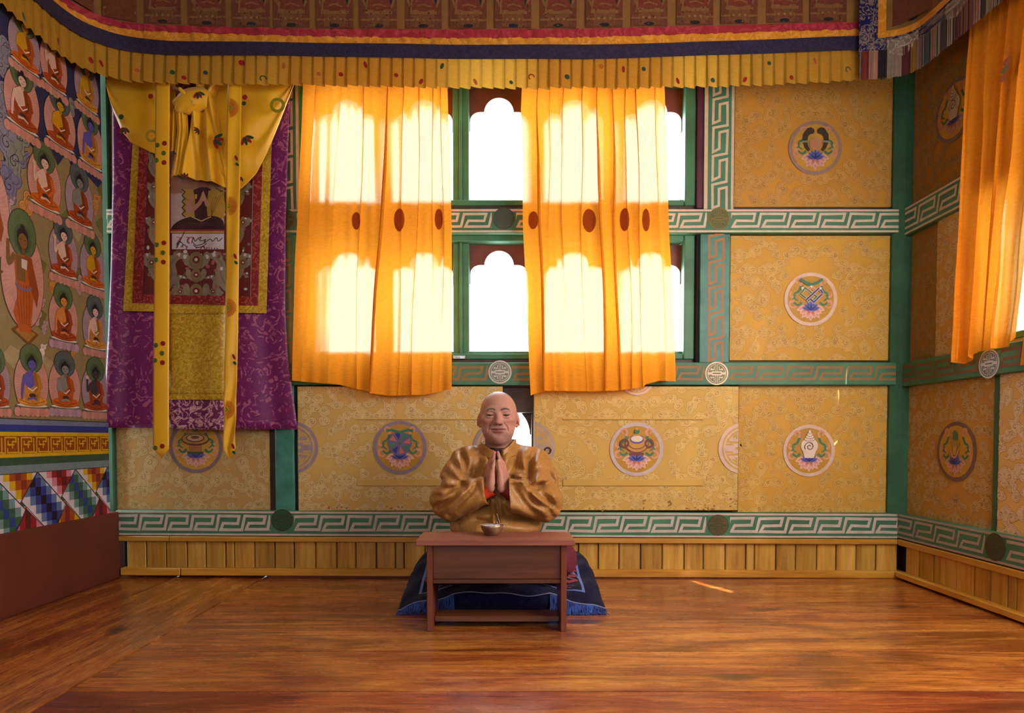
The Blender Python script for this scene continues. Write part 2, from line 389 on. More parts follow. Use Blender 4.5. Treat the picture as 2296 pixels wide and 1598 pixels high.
# ------------------------------------------------------------------ painted ornament
CREAM = C(206, 184, 158); PINKC = C(200, 172, 152); BROWNL = C(146, 100, 58)
def fret(P, u0, u1, v0, v1, col, period, w, z=0, vertical=False, phase=0.0):
    """running meander between u0 and u1 (v0 bottom, v1 top)"""
    unit = [(0.0, 1.0), (0.80, 1.0), (0.74, 0.46), (0.16, 0.46), (0.06, 0.0), (0.90, 0.0)]
    n = int(math.ceil((u1 - u0) / period)) + 1; pts = []
    rnd = random.Random(int(abs(u0) * 1000 + v0 * 77))
    for k in range(-1, n):
        for a, b in unit:
            pts.append((u0 + phase + (k + a) * period + rnd.uniform(-.012, .012) * period, v0 + (v1 - v0) * (b + rnd.uniform(-.03, .03))))
    old = P.clip
    if vertical:
        P.clip = (v0 - w, u0, v1 + w, u1); pts = [(q[1], q[0]) for q in pts]
    else: P.clip = (u0, v0 - w, u1, v1 + w)
    P.stroke(pts, w, col, z)
    P.clip = old
def crv(pts, n=5):
    out = []; m = len(pts)
    for i in range(m - 1):
        p0, p1, p2, p3 = pts[max(0, i - 1)], pts[i], pts[i + 1], pts[min(m - 1, i + 2)]
        for k in range(n):
            t_ = k / n; out.append(tuple(.5 * (2 * p1[j] + (p2[j] - p0[j]) * t_ + (2 * p0[j] - 5 * p1[j] + 4 * p2[j] - p3[j]) * t_ ** 2 + (3 * p1[j] - p0[j] - 3 * p2[j] + p3[j]) * t_ ** 3) for j in (0, 1)))
    return out + [tuple(pts[-1])]
def ext(a, b, e):
    d = (b[0] - a[0], b[1] - a[1]); l = math.hypot(*d) or 1e-9; d = (d[0] / l * e, d[1] / l * e)
    return [(a[0] - d[0], a[1] - d[1]), (b[0] + d[0], b[1] + d[1])]
def arc(x, y, r, a0, a1, n=10, ky=1.0): return [(x + r * math.cos(a0 + (a1 - a0) * k / n), y + ky * r * math.sin(a0 + (a1 - a0) * k / n)) for k in range(n + 1)]
def shou(P, x, y, r, fg, bg, z=0, ring=True):
    P.disc(x, y, r, fg, z, n=36); P.ring(x, y, r * .80, r * .87, bg, z + 1)
    lw = r * .075
    P.stroke([(x, y + r * .80), (x, y + r * .18)], lw, bg, z + 1); P.stroke([(x, y - r * .80), (x, y - r * .18)], lw, bg, z + 1)
    for s in (1, -1):
        P.stroke([(x - r * .72, y + s * r * .15), (x - r * .42, y + s * r * .15)], lw, bg, z + 1); P.stroke([(x + r * .72, y + s * r * .15), (x + r * .42, y + s * r * .15)], lw, bg, z + 1)
        for t in (1, -1):
            q = [(x + t * r * .14, y + s * r * .22), (x + t * r * .14, y + s * r * .70)] + [(x + t * r * .70 * math.sin(a), y + s * r * .70 * math.cos(a)) for a in np.linspace(.25, 1.20, 7)] + [(x + t * r * .14, y + s * r * .22)]
            P.stroke(q, lw, bg, z + 1)
            P.stroke([(x + t * r * .30, y + s * r * .36), (x + t * r * .30, y + s * r * .54), (x + t * r * .44, y + s * r * .42)], lw, bg, z + 1)
    P.stroke([(x - r * .34, y), (x + r * .34, y)], lw * 1.2, bg, z + 1)
def petal(P, x, y, ang, l, w, c0, c1, z):
    c, s = math.cos(ang), math.sin(ang)
    def T(a, b): return (x + a * c - b * s, y + a * s + b * c)
    sh = [(0, -.25), (.35, -.5), (.7, -.42), (1, 0), (.7, .42), (.35, .5), (0, .25)]
    P.poly([T(a * l, b * w) for a, b in sh], c1, z); P.poly([T((.05 + a * .84) * l, b * w * .74) for a, b in sh], tuple((p * .5 + q * .5) for p, q in zip(c0, c1)), z + 1); P.poly([T((.0 + a * .66) * l, b * w * .50) for a, b in sh], c0, z + 1.5)
def scroll(P, x, y, r, t, z, cg, cp):
    """cloud scroll at the side of an emblem, t = +1 right / -1 left"""
    def S(pts): return crv([(x + t * a * r, y + b * r) for a, b in pts], 4)
    P.stroke(S([(.36, .52), (.46, .30), (.62, .20), (.60, .02), (.48, -.06)]), r * .10, cg, z, r * .04)
    P.stroke(S([(.34, -.12), (.48, -.22), (.62, -.12), (.66, .06), (.54, .16)]), r * .10, cg, z, r * .03)
    P.stroke(S([(.40, .50), (.36, .66), (.46, .76), (.56, .68), (.50, .58)]), r * .10, cp, z + 1, r * .05)
    P.stroke(S([(.62, -.06), (.76, -.10), (.78, -.26), (.64, -.32), (.56, -.24)]), r * .10, cp, z + 1, r * .05)
    P.stroke(S([(.66, .06), (.78, .14), (.74, .28)]), r * .08, cp, z + 1, r * .03)
def medallion(P, x, y, r, kind, ring, z=10, fill=C(186, 138, 42), dull=1.0):
    D = lambda a, b, c: C(a * dull, b * dull, c * dull)
    P.disc(x, y, r, ring, z, n=44); P.disc(x, y, r * .87, fill, z + 1, n=40); z += 2
    cg, cp = D(66, 122, 92), D(214, 148, 122)
    for t in (1, -1): scroll(P, x, y, r, t, z, cg, cp)
    for k in range(9):
        a = math.radians(196 + k * 18.5); petal(P, x, y - r * .26, a, r * (.50 if k % 2 else .56), r * .24, D(190, 108, 92), D(228, 178, 162), z + 2 + (k % 2) * 2)
    for k in range(7):
        a = math.radians(18 + k * 24); petal(P, x, y - r * .42, a, r * .36, r * .14, D(44, 52, 124), D(110, 116, 190), z + 6 + (k % 2) * 2)
    z += 10; wh = D(226, 204, 184); dk = D(70, 44, 34)
    if kind == 'conch':
        P.disc(x, y + r * .18, r * .33, wh, z, ry=r * .31, n=22); P.poly([(x - r * .18, y - r * .28), (x + r * .18, y - r * .28), (x + r * .26, y + .05 * r), (x - r * .26, y + .05 * r)], wh, z)
        for k in range(4): P.disc(x, y + r * (.44 + k * .09), r * (.21 - k * .05), dk, z + 1 + 2 * k, ry=r * .08); P.disc(x, y + r * (.45 + k * .09), r * (.20 - k * .05), wh, z + 2 + 2 * k, ry=r * .075)
        P.stroke([(x + r * q * math.cos(a), y + r * (.16 + q * math.sin(a))) for q, a in zip(np.linspace(.02, .2, 20), np.linspace(0, 10, 20))], r * .022, dk, z + 10)
    elif kind == 'fishes':
        P.disc(x, y + r * .14, r * .25, D(196, 140, 92), z, n=9)
        for t in (1, -1):
            P.stroke([(x + t * r * a, y + r * b) for a, b in ((.14, .62), (.26, .60), (.38, .44), (.40, .22), (.34, .02), (.24, -.12))], r * .26, D(66, 56, 44), z + 1, r * .10)
            P.disc(x + t * r * .16, y + r * .60, r * .11, D(66, 56, 44), z + 2); P.stroke([(x + t * r * .26, y + r * .22), (x + t * r * .52, y + r * .20)], r * .07, D(150, 150, 110), z + 3)
    elif kind == 'knot':
        b, g, p = D(58, 62, 150), D(58, 120, 84), D(206, 110, 92)
        for pts, cc in (([(-.36, .10), (-.24, .28), (.20, -.06), (.06, -.20)], g), ([(-.42, .06), (-.10, -.20), (.02, -.10)], g), ([(.42, .08), (.30, .28), (-.20, -.18)], b), ([(.40, .04), (.10, -.26), (-.04, -.14)], b), ([(-.12, .20), (0, .34), (.12, .20)], p)):
            q = [(x + a * r, y + (b2 + .14) * r) for a, b2 in pts]; P.stroke(q, r * .10, D(220, 190, 150), z + (3 if cc is b else 1)); P.stroke(q, r * .06, cc, z + (4 if cc is b else 2))
        P.stroke([(x + a * r, y + b2 * r) for a, b2 in ((-.42, .74), (-.2, .60), (0, .54), (.2, .60), (.42, .74))], r * .11, cg, z + 5)
        for a in (-.34, 0, .34): P.disc(x + a * r, y + r * (.40 if a else .46), r * .05, wh, z + 6, n=8)
    elif kind == 'vase':
        gd, ol = D(196, 140, 66), D(120, 66, 62)
        P.disc(x, y + r * .20, r * .44, ol, z, ry=r * .34, n=24); P.disc(x, y + r * .21, r * .41, gd, z + 1, ry=r * .31, n=24)
        for t in (1, -1): P.ring(x + t * r * .46, y + r * .22, r * .10, r * .18, ol, z + 1, 16); 
        P.disc(x, y + r * .36, r * .26, D(96, 84, 150), z + 2, ry=r * .15, n=20); P.disc(x, y + r * .39, r * .22, wh, z + 3, ry=r * .12, n=18)
        P.stroke(arc(x, y + r * .24, r * .32, math.radians(200), math.radians(340), 10, .7), r * .03, ol, z + 3)
        P.poly([(x - r * .16, y + r * .50), (x + r * .16, y + r * .50), (x + r * .10, y + r * .58), (x - r * .10, y + r * .58)], gd, z + 4); P.disc(x, y + r * .66, r * .10, cg, z + 5, n=12); P.disc(x, y + r * .76, r * .05, D(220, 150, 60), z + 6, n=8)
        P.rect(x - r * .26, y - r * .22, x + r * .26, y - r * .12, ol, z + 2)
    elif kind == 'wheel':
        P.disc(x, y + r * .16, r * .46, D(112, 100, 138), z, n=8)
        cc = [D(206, 110, 92), D(62, 130, 96), D(52, 62, 148)]
        for k in range(8):
            a = k * pi / 4 + .2; P.poly([(x + r * .12 * math.cos(a), y + r * .16 + r * .12 * math.sin(a)), (x + r * .40 * math.cos(a - .27), y + r * .16 + r * .40 * math.sin(a - .27)), (x + r * .40 * math.cos(a + .27), y + r * .16 + r * .40 * math.sin(a + .27))], cc[k % 3], z + 1)
        P.disc(x, y + r * .16, r * .06, cg, z + 2)
        P.stroke([(x + a * r, y + b2 * r) for a, b2 in ((-.5, .62), (-.3, .66), (0, .56), (.3, .66), (.5, .62))], r * .09, cg, z + 3)
    elif kind == 'urn':
        gd, ol = D(180, 130, 56), D(96, 52, 40)
        P.rect(x - r * .24, y - r * .22, x + r * .24, y + r * .06, gd, z); P.rect(x - r * .30, y - r * .30, x + r * .30, y - r * .20, D(70, 84, 54), z + 1)
        for k in range(3):
            for j in range(6): P.disc(x - r * .20 + j * r * .08, y - r * .14 + k * r * .08, r * .028, D(170, 84, 56), z + 2, n=6)
        P.disc(x, y + r * .26, r * .52, ol, z + 2, ry=r * .24, n=26); P.disc(x, y + r * .28, r * .48, gd, z + 3, ry=r * .20, n=26)
        P.disc(x, y + r * .30, r * .34, ol, z + 4, ry=r * .15, n=22); P.disc(x, y + r * .31, r * .30, D(206, 170, 120), z + 5, ry=r * .12, n=22); P.disc(x, y + r * .33, r * .16, D(130, 70, 60), z + 6, ry=r * .06, n=14)
        P.rect(x - r * .14, y + r * .46, x + r * .14, y + r * .62, gd, z + 4); P.disc(x, y + r * .66, r * .12, cg, z + 5)
    else:
        gd = D(176, 140, 60)
        P.disc(x, y + r * .26, r * .24, gd, z, ry=r * .14); P.rect(x - r * .09, y - r * .12, x + r * .09, y + r * .26, D(200, 160, 80), z + 1); P.disc(x, y + r * .54, r * .11, cg, z + 2, ry=r * .18); P.disc(x, y + r * .28, r * .12, gd, z + 3)
        P.stroke([(x + a * r, y + b2 * r) for a, b2 in ((-.20, .06), (-.10, -.16), (0, -.20), (.10, -.16), (.20, .06))], r * .07, cp, z + 4)
# cloud motifs: lobes (x, y, r), stems (x0, y0, w0, x1, y1, w1), curls (x, y, r, start, dir)
MOTIF = [
    ([(-.46, -.02, .25), (.46, -.02, .25), (-.18, .20, .22), (.18, .20, .22), (0, .34, .20), (0, -.16, .22), (-.70, -.08, .10), (.70, -.08, .10), (0, -.40, .14), (-.16, -.34, .10), (.16, -.34, .10)],
     [(-.3, 0, .3, .3, 0, .3)], [(-.36, .0, .15, 0.3, 1), (.36, .0, .15, 2.8, -1)]),
    ([(-.18, .42, .22), (.10, .52, .18), (.02, .26, .2), (-.02, -.02, .14), (.16, -.34, .24), (-.12, -.46, .2), (.34, -.22, .14), (.02, -.56, .14)],
     [(.02, .26, .3, -.02, -.02, .2), (-.02, -.02, .2, .08, -.34, .3), (.30, -.24, .14, .62, .0, .04)], [(-.12, .42, .13, 1.0, 1), (.12, -.36, .15, 4.0, 1)]),
    ([(0, .12, .30), (-.24, -.02, .22), (.22, -.06, .24), (.04, -.24, .20), (-.14, .30, .18)],
     [(.10, -.2, .22, .42, -.52, .06), (.42, -.52, .08, .64, -.50, .03)], [(-.02, .10, .19, 2.2, 1)]),
    ([(-.30, .06, .22), (-.08, .22, .18), (.18, .08, .20), (.40, .18, .16), (.48, -.06, .15), (-.02, -.04, .18), (-.46, -.08, .13)],
     [(-.2, .02, .2, .4, .02, .2), (.5, -.04, .14, .78, -.2, .04)], [(-.28, .05, .14, .6, 1), (.38, .06, .12, 2.4, -1)]),
    ([(0, .30, .20), (-.14, .16, .16), (.14, .14, .17), (.04, -.10, .13), (-.12, -.34, .19), (.08, -.42, .18), (.22, -.28, .13)],
     [(0, .2, .24, .04, -.1, .18), (.04, -.1, .18, -.02, -.36, .26)], [(.02, .28, .13, .5, -1), (-.08, -.36, .13, 3.2, 1)]),
]
def cloud(P, x, y, s, rot, flip, m, fg, ln):
    lobes, stems, curls = MOTIF[m]; c, sn = math.cos(rot), math.sin(rot)
    def T(a, b): a = -a if flip else a; return (x + s * (a * c - b * sn), y + s * (a * sn + b * c))
    rim = tuple(min(1, q * 1.06) for q in fg[:3]) + (1,)
    for z, inf, colr in ((0, .034, ln), (1, .020, rim), (2, -.052, ln), (3, -.063, fg)):
        for a, b, r in lobes:
            if r + inf > .03: q = T(a, b); P.disc(q[0], q[1], s * (r + inf), colr, z, n=12 if r > .15 else 9)
        for a, b, w0, a1, b1, w1 in stems: P.stroke([T(a, b), T(a1, b1)], s * max(.005, w0 + 2 * inf), colr, z, s * max(.005, w1 + 2 * inf))
    for a, b, r, st, d in curls:
        P.stroke([T(a + r * (1 - k / 11 * .9) * math.cos(st + d * k * .62), b + r * (1 - k / 11 * .9) * math.sin(st + d * k * .62)) for k in range(12)], s * .022, ln, 4)
def clouds(P, x0, y0, x1, y1, cx, cy, skip, fg, ln, seed, size=0.128):
    """mirror-symmetric field of clouds about x = cx, leaving room for emblems in skip (x, y, r)"""
    rnd = random.Random(seed); P.clip = (x0, y0, x1, y1)
    dy = size * 0.62; dx = size * 0.74; W = max(cx - x0, x1 - cx) + size; row = 0
    yv = cy - math.ceil((cy - y0) / dy + 1) * dy
    while yv < y1 + size:
        off = dx * 0.5 if row % 2 else 0.0; u = off
        while u < W:
            jx, jy = rnd.uniform(-.10, .10) * size, rnd.uniform(-.12, .12) * size
            m = 0 if (u == 0 or rnd.random() < .22) else rnd.choice([1, 2, 3, 4]); rot = 0 if m == 0 else rnd.choice([-.5, 0, .35, .9, 2.6]); s = size * rnd.uniform(.60, .72)
            if m == 0: s *= .92; jx = jx if u > 0 else 0
            for sg in ((1, -1) if u > 0 else (1,)):
                px, py = cx + sg * (u + jx), yv + jy
                if x0 - size < px < x1 + size and all((px - a) ** 2 + (py - b) ** 2 > (r + size * .16) ** 2 for a, b, r in skip): cloud(P, px, py, s, sg * rot, sg < 0, m, fg, ln)
            u += dx
        yv += dy; row += 1
    P.clip = None
# ------------------------------------------------------------------ room shell
XL, XR, YB = -2.05, 2.05, 3.56
YF = 3.52                      # face of the green beams
ZC = 3.05
def zb(y, Y=YF, x=1140): return on_y(x, y, Y)[2]
def xb(x, Y=YF, y=700): return on_y(x, y, Y)[0]
SK = 0.0042
def skew(me, k=SK):
    for v in me.vertices: v.co.z -= k * v.co.x
    return me
zu0, zu1 = zb(522), zb(468); zm0, zm1 = zb(863), zb(812); zf0, zf1 = zb(1204), zb(1147)
# floor: planks run left-right, two wide boards run front-back beside the left plinth
floor = link('floor', boxes([((-2.4, -3.2, -0.10), (2.4, 3.75, -0.035))]), 'black_gap'); floor['kind'] = 'structure'
def plank(lo, hi, mat): return child('plank', box(lo, hi, 0), mat, floor)
xe = on_z(600, 1290, 0)[0]
seams = [3.57] + [on_z(1500, y, 0)[1] for y in (1336, 1387, 1460, 1550)]
seams += [seams[-1] - .27 * k for k in range(1, 18)]
for a, b in zip(seams[:-1], seams[1:]): plank((xe + .003, b + .003, -.05), (XR + .12, a - .002, 0.0), 'floor_x')
xs2 = on_z(400, 1292, 0)[0]
for a, b in ((xs2, xe), (xs2 - .42, xs2)): plank((a + .003, -2.9, -.05), (b - .003, 3.57, 0.001), 'floor_y')
# skirting strip seen below the base rail
sk = link('baseboard_back', box((xe + .02, 3.515, 0.0), (XR, 3.57, 0.014), .002), 'maroon_paint'); sk['kind'] = 'structure'
# ceiling and hidden rear
ce = link('ceiling', boxes([((-2.3, -3.2, ZC), (2.3, 3.8, ZC + .1))]), 'plaster'); ce['kind'] = 'structure'
wr = link('wall_rear', boxes([((-2.3, -3.2, 0), (2.3, -3.1, ZC))]), 'plaster'); wr['kind'] = 'structure'
# ---------------------------------------------------------------- back wall with window openings
ox0, ox1 = xb(674, 3.58), xb(1556, 3.58)
zuo0, zuo1 = zb(463, 3.58), zb(192, 3.58) + .05; zlo0, zlo1 = zb(806, 3.58), zb(527, 3.58); zto0, zto1 = zb(1140, 3.58), zb(868, 3.58)
tx0, tx1 = xb(1080, 3.58), xb(1210, 3.58)
W0, W1 = 3.575, 3.70
wall = link('wall_back', boxes([((-2.3, W0, 0), (ox0, W1, ZC)), ((ox1, W0, 0), (2.3, W1, ZC)), ((ox0, W0, zuo1), (ox1, W1, ZC)), ((ox0, W0, zlo1), (ox1, W1, zuo0)),
    ((ox0, W0, zto1), (ox1, W1, zlo0)), ((ox0, W0, 0), (ox1, W1, zto0)), ((ox0, W0, zto0), (tx0, W1, zto1)), ((tx1, W0, zto0), (ox1, W1, zto1))]), 'dark_wood'); wall['kind'] = 'structure'
def arch_pts(cx, hw, zb_, zs, zt, lr, n=9, ck=.34):
    """lobed arch outline from left bottom to right bottom"""
    cr = hw * ck; L = [(cx - hw, zb_), (cx - hw, zs - cr * .9)]
    L += [(cx - hw + cr * (1 - math.cos(a)), zs - cr * .9 + cr * .9 * math.sin(a)) for a in np.linspace(.2, pi / 2, 6)]
    zc = zt - lr
    L += [(cx - lr * math.cos(a), max(zs, zc + lr * math.sin(a))) for a in np.linspace(math.asin(max(-1, min(1, (zs - zc) / lr))), pi / 2, n)]
    return L + [(2 * cx - a, b) for a, b in reversed(L[:-1])]
def window_row(name, z0, z1, panes, yb, ys, yt, hwpx, green, jamb):
    wn = empty(name, (0, 3.60, 0)); wn['kind'] = 'structure'
    Yg = 3.635
    fr = [((ox0, 3.565, z0), (xb(panes[0] - hwpx, 3.635), 3.68, z1)), ((xb(panes[-1] + hwpx, 3.635), 3.565, z0), (ox1, 3.68, z1)), ((ox0 + .05, 3.565, z1 - .035), (ox1 - .06, 3.68, z1)), ((ox0 + .05, 3.565, z0), (ox1 - .06, 3.68, z0 + .03))]
    child('frame', boxes(fr, .004), green, wn)
    edges = [xb(p, Yg) for p in panes]; hw = xb(PX + hwpx, Yg) - xb(PX, Yg)
    for a, b in zip(edges[:-1], edges[1:]):
        m = (a + b) / 2; g = (b - a) / 2 - hw
        child('mullion', boxes([((m - g, 3.60, z0 + .03), (m - .006, 3.675, z1 - .035)), ((m + .006, 3.60, z0 + .03), (m + g, 3.675, z1 - .035)), ((m - .008, 3.585, z0 + .03), (m + .008, 3.66, z1 - .035))], .004), green, wn)
    za, zs, zt = zb(yb, Yg), zb(ys, Yg), zb(yt, Yg); top = z1 - .036
    for cx in edges:
        child('sash_rail', boxes([((cx - hw, 3.605, z0 + .03), (cx + hw, 3.67, za))], .003), green, wn)
        A = arch_pts(cx, hw - .004, zs - .10, zs, zt, hw * .50)
        poly = [(cx - hw, top)] + [(cx - hw, zs - .10)] + A + [(cx + hw, zs - .10), (cx + hw, top)]
        child('arch_board', prism([(a, 3.635, b) for a, b in poly], (0, .02, 0)), 'maroon_board', wn)
        child('pane', boxes([((cx - hw, 3.659, za), (cx + hw, 3.663, top))]), 'window_glass', wn)
    child('jamb', box((ox1 + .001, 3.545, z0 - .02), (ox1 + .042, 3.60, z1), .003), jamb, wn)
    return wn
PC = (779, 951, 1119, 1288, 1460)
w1 = window_row('window_1', zuo0, zuo1, PC, 452, 251, 219, 66, 'green_paint', 'purple_jamb')
w2 = window_row('window_2', zlo0, zlo1, PC, 789, 594, 562, 66, 'green_paint', 'black_gap')
# hinge bolt and catch by the lower casement
bl = child('bolt', boxes([((xb(1014), 3.55, zb(803)), (xb(1042), 3.566, zb(795))), ((xb(1020), 3.544, zb(801)), (xb(1030), 3.552, zb(797)))], .002), 'steel', w2)
wn = empty('window_3', (0, 3.6, 0)); wn['kind'] = 'structure'
child('frame', boxes([((tx0, 3.59, zb(925, 3.6)), (tx1, 3.69, zto1)), ((tx0, 3.60, zto0), (tx0 + .05, 3.69, zb(925, 3.6))), ((xb(1192, 3.6), 3.60, zto0), (tx1, 3.69, zb(925, 3.6)))], .003), 'dark_wood', wn)
c3 = xb(1119, 3.66); h3 = xb(1192, 3.66) - c3
A = arch_pts(c3, h3 - .002, zto0 + .06, zb(974, 3.66), zb(905, 3.66), zb(905, 3.66) - zb(974, 3.66), 12, .04)
child('arch_board', prism([(a, 3.655, b) for a, b in [(c3 - h3, zto1), (c3 - h3, zto0 + .06)] + A + [(c3 + h3, zto0 + .06), (c3 + h3, zto1)]], (0, .02, 0)), 'dark_wood', wn)
child('pane', boxes([((tx0, 3.678, zto0), (tx1, 3.682, zto1))]), 'window_glass', wn)
# ---------------------------------------------------------------- brocade-papered boards of the back wall
CL_A = (C(190, 164, 112), C(110, 82, 44)); CL_B = (C(202, 158, 76), C(136, 94, 36)); CL_D = (C(150, 116, 66), C(100, 72, 34))
def panel(parent, x0, z0, x1, z1, Y, th, base, cl, emb, seed, wallkind='back', cxy=None, size=0.128):
    mat = 'paper_%d_%d_%d' % tuple(int(q * 999) for q in base[:3])
    if mat not in MATS: m_plain(mat, base, 0.6, 0.09, 4, 0.3, 0.04)
    if wallkind == 'back': me = box((x0, Y, z0), (x1, Y + th, z1), .002); fn = plane_back(Y)
    else: me = box((Y, -x1, z0), (Y + th, -x0, z1), .002); fn = lambda u, v: (Vector((Y, -u, v)), Vector((-1, 0, 0)))
    o = child('wall_panel', me, mat, parent)
    cxy = cxy or (emb[0][0], emb[0][1]) if emb else (cxy or ((x0 + x1) / 2, (z0 + z1) / 2))
    P = Paint(); clouds(P, x0 + .002, z0 + .002, x1 - .002, z1 - .002, cxy[0], cxy[1], [(a, b, r) for a, b, r, *_ in emb], cl[0], cl[1], seed, size)
    P.build('cloud_pattern', fn, o, 'paint', .0003)
    if emb:
        P = Paint((x0 + .001, z0, x1 - .001, z1))
        for e in emb:
            if e[3] == 'shou': shou(P, e[0], e[1], e[2], e[4], base, 10)
            else: medallion(P, e[0], e[1], e[2], e[3], e[4], 10, dull=e[5] if len(e) > 5 else 1.0)
        P.build('painted_emblem', fn, o)
    return o
def E(px, py, r, kind, ring, Y=YB, dull=1.0): q = on_y(px, py, Y); return (q[0], q[2], r * Y / F, kind, ring, dull)
LAV = C(140, 122, 132); PNK = C(214, 180, 160)
OR1, OR2, OR3 = C(206, 146, 40), C(196, 142, 48), C(190, 130, 36)
q = lambda x, y, Y=YB: on_y(x, y, Y)
panel(wall, q(1645, 460)[0], zb(464, YB), 2.04, zb(150, YB), YB, .015, C(184, 130, 42), (C(188, 140, 66), C(124, 84, 34)), [E(1827, 332, 59, 'fishes', C(146, 118, 106), dull=.9)], 11)
panel(wall, q(1638, 530)[0], zb(808, YB), 2.04, zb(528, YB), YB, .015, C(196, 146, 48), CL_B, [E(1817, 671, 59, 'knot', PNK)], 12)
panel(wall, q(1655, 1000)[0], zf1 - .02, 2.04, zb(864, YB), YB, .015, C(196, 146, 52), CL_B, [E(1813, 1010, 58, 'conch', PNK)], 13)
panel(wall, q(250, 1000)[0], zf1 - .01, q(604, 1000)[0], zb(864, YB), YB, .015, C(176, 138, 78), (C(188, 160, 106), C(112, 84, 44)), [E(440, 1000, 60, 'urn', C(120, 100, 104), dull=.9)], 14)
panel(wall, q(250, 1000)[0], zb(808, YB), q(604, 1000)[0], zb(528, YB), YB, .015, C(176, 138, 78), (C(188, 160, 106), C(112, 84, 44)), [], 15)
panel(wall, q(250, 1000)[0], zb(464, YB), q(604, 1000)[0], zb(150, YB), YB, .015, C(150, 110, 50), CL_D, [], 16)
YA = 3.528
pa = panel(wall, q(668, 1000, YA)[0], zf1 + .004, q(1127, 1000, YA)[0], zb(866, YA), YA, .022, C(194, 158, 84), (C(208, 180, 120), C(120, 90, 46)),
      [E(897, 1003, 60, 'wheel', C(138, 122, 142), YA), E(655, 1003, 59, 'shou', C(150, 132, 140), YA), E(1121, 1003, 60, 'shou', C(150, 132, 140), YA)], 17)
pb = panel(wall, q(1197, 1000, YA)[0], zf1 + .006, q(1655, 1000, YA)[0], zb(866, YA), YA, .022, C(198, 158, 76), (C(212, 176, 98), C(134, 96, 46)),
      [E(1427, 1007, 60, 'vase', C(196, 176, 172), YA), E(1184, 1003, 60, 'shou', C(176, 152, 140), YA), E(1668, 1005, 58, 'shou', PNK, YA), E(1428, 846, 40, 'shou', PNK, YA)], 18)
# moulded battens pressed into the two loose boards
for pn, xs in ((pa, (800, 1090)), (pb, (1262, 1576))):
    for ya, yb_ in ((938, 941), (1074, 1089)):
        child('batten', box((q(xs[0], 1000, YA)[0], YA - .007, zb(yb_, YA)), (q(xs[1], 1000, YA)[0], YA - .0022, zb(ya, YA)), .002), pn.data.materials[0], pn)
# water stains along the lower edge of the boards
P = Paint(); rs = random.Random(2)
for x, y, w_, h_ in ((1640, 1122, 12, 16), (1588, 1138, 14, 6), (1500, 1132, 5, 10), (1445, 1128, 3, 14), (1560, 1140, 22, 4), (1350, 1141, 30, 3), (900, 1137, 40, 3), (760, 1138, 26, 3)):
    for k in range(7): v = q(x + rs.uniform(-w_, w_), y + rs.uniform(-h_, h_), YA); P.disc(v[0], v[2], rs.uniform(.003, .007), C(146, 108, 58), k, ry=rs.uniform(.002, .006), n=9)
P.build('painted_stain', plane_back(YA), pb, 'paint', .0001, .0016)
# small ring pull on the right board
ring = tube_mesh([(q(1228, 1010, YA)[0] + .016 * math.cos(a), YA - .010, zb(1010, YA) + .016 * math.sin(a)) for a in np.linspace(0, 2 * pi, 17)], .004, 6)
child('ring_pull', mesh(ring[0], ring[1], True), 'dark_wood', pb)
# ---------------------------------------------------------------- green beams, frets, posts
GM = 'green_paint'
def beam_back(name, z0, z1, x0, x1, col, period, lines, disks, w=.0125, sk=0.0, mat=GM):
    o = link(name, skew(box((x0, YF, z0), (x1, W0, z1), .004), sk), mat); o['kind'] = 'structure'
    P = Paint(); h = z1 - z0
    if lines: 
        for za, zb_ in ((z0 + .003, z0 + .013), (z1 - .013, z1 - .003)): P.rect(x0, za, x1, zb_, col, 0)
    ds = sorted(disks, key=lambda d: d[0]); cuts = [x0] + [d[0] for d in ds] + [x1]
    for i in range(len(cuts) - 1):
        a = cuts[i] + (.062 if i > 0 else .0); b = cuts[i + 1] - (.062 if i < len(cuts) - 2 else .0)
        n = max(1, round((b - a) / period)); fret(P, a, b, z0 + h * .26, z1 - h * .22, col, (b - a) / n, w, 0)
    fn = lambda u, v: (Vector((u, YF, v - sk * u)), Vector((0, -1, 0)))
    P.build('painted_fret', fn, o)
    P = Paint()
    for dx, dz, r, fg, bg in ds: shou(P, dx, dz, r, fg, bg, 3)
    if ds: P.build('painted_emblem', fn, o)
    return o
r52 = 24 * YF / F
OL = (C(110, 96, 48), C(66, 78, 44))
beam_back('trim_1', zu0, zu1, XL, XR, C(206, 184, 160), .148, True, [(xb(1130), zb(490), r52, C(70, 72, 60), C(62, 84, 70)), (xb(1610), zb(490), r52, C(122, 104, 48), C(74, 96, 52)), (xb(640), zb(492), r52, *OL)])
beam_back('trim_2', zm0, zm1, XL, XR, C(150, 104, 58), .148, False, [(xb(1121), zb(834), 26 * YF / F, C(196, 190, 180), C(96, 110, 96)), (xb(1608), zb(837), 26 * YF / F, C(226, 206, 172), C(96, 100, 64)), (xb(640), zb(836), r52, *OL)])
beam_back('trim_3', zf0, zf1, -2.03, XR, C(196, 178, 166), .143, True, [(xb(633, YF, 1170), zb(1168), 25 * YF / F, C(56, 62, 38), C(40, 84, 54)), (xb(1610, YF, 1178), zb(1175), 24 * YF / F, C(64, 76, 42), C(104, 76, 44))], .0145, SK)
def fret_post(name, x0, x1, z0, z1, col, border, mat, cream):
    o = link(name, box((x0, 3.535, z0), (x1, W0, z1), .003), mat); o['kind'] = 'structure'
    P = Paint(); ww = x1 - x0
    if border: P.rect(x0 + .002, z0, x0 + .020, z1, col); P.rect(x1 - .016, z0, x1 - .002, z1, col)
    n = max(1, round((z1 - z0) / .138)); fret(P, z0, z1, x0 + ww * .30, x1 - ww * .24, col, (z1 - z0) / n,   .0125, 0, vertical=True)
    P.build('painted_fret', plane_back(3.535), o)
fret_post('trim_4', xb(1577), xb(1645), zu1, zb(150), C(206, 180, 152), True, 'green_paint', True)
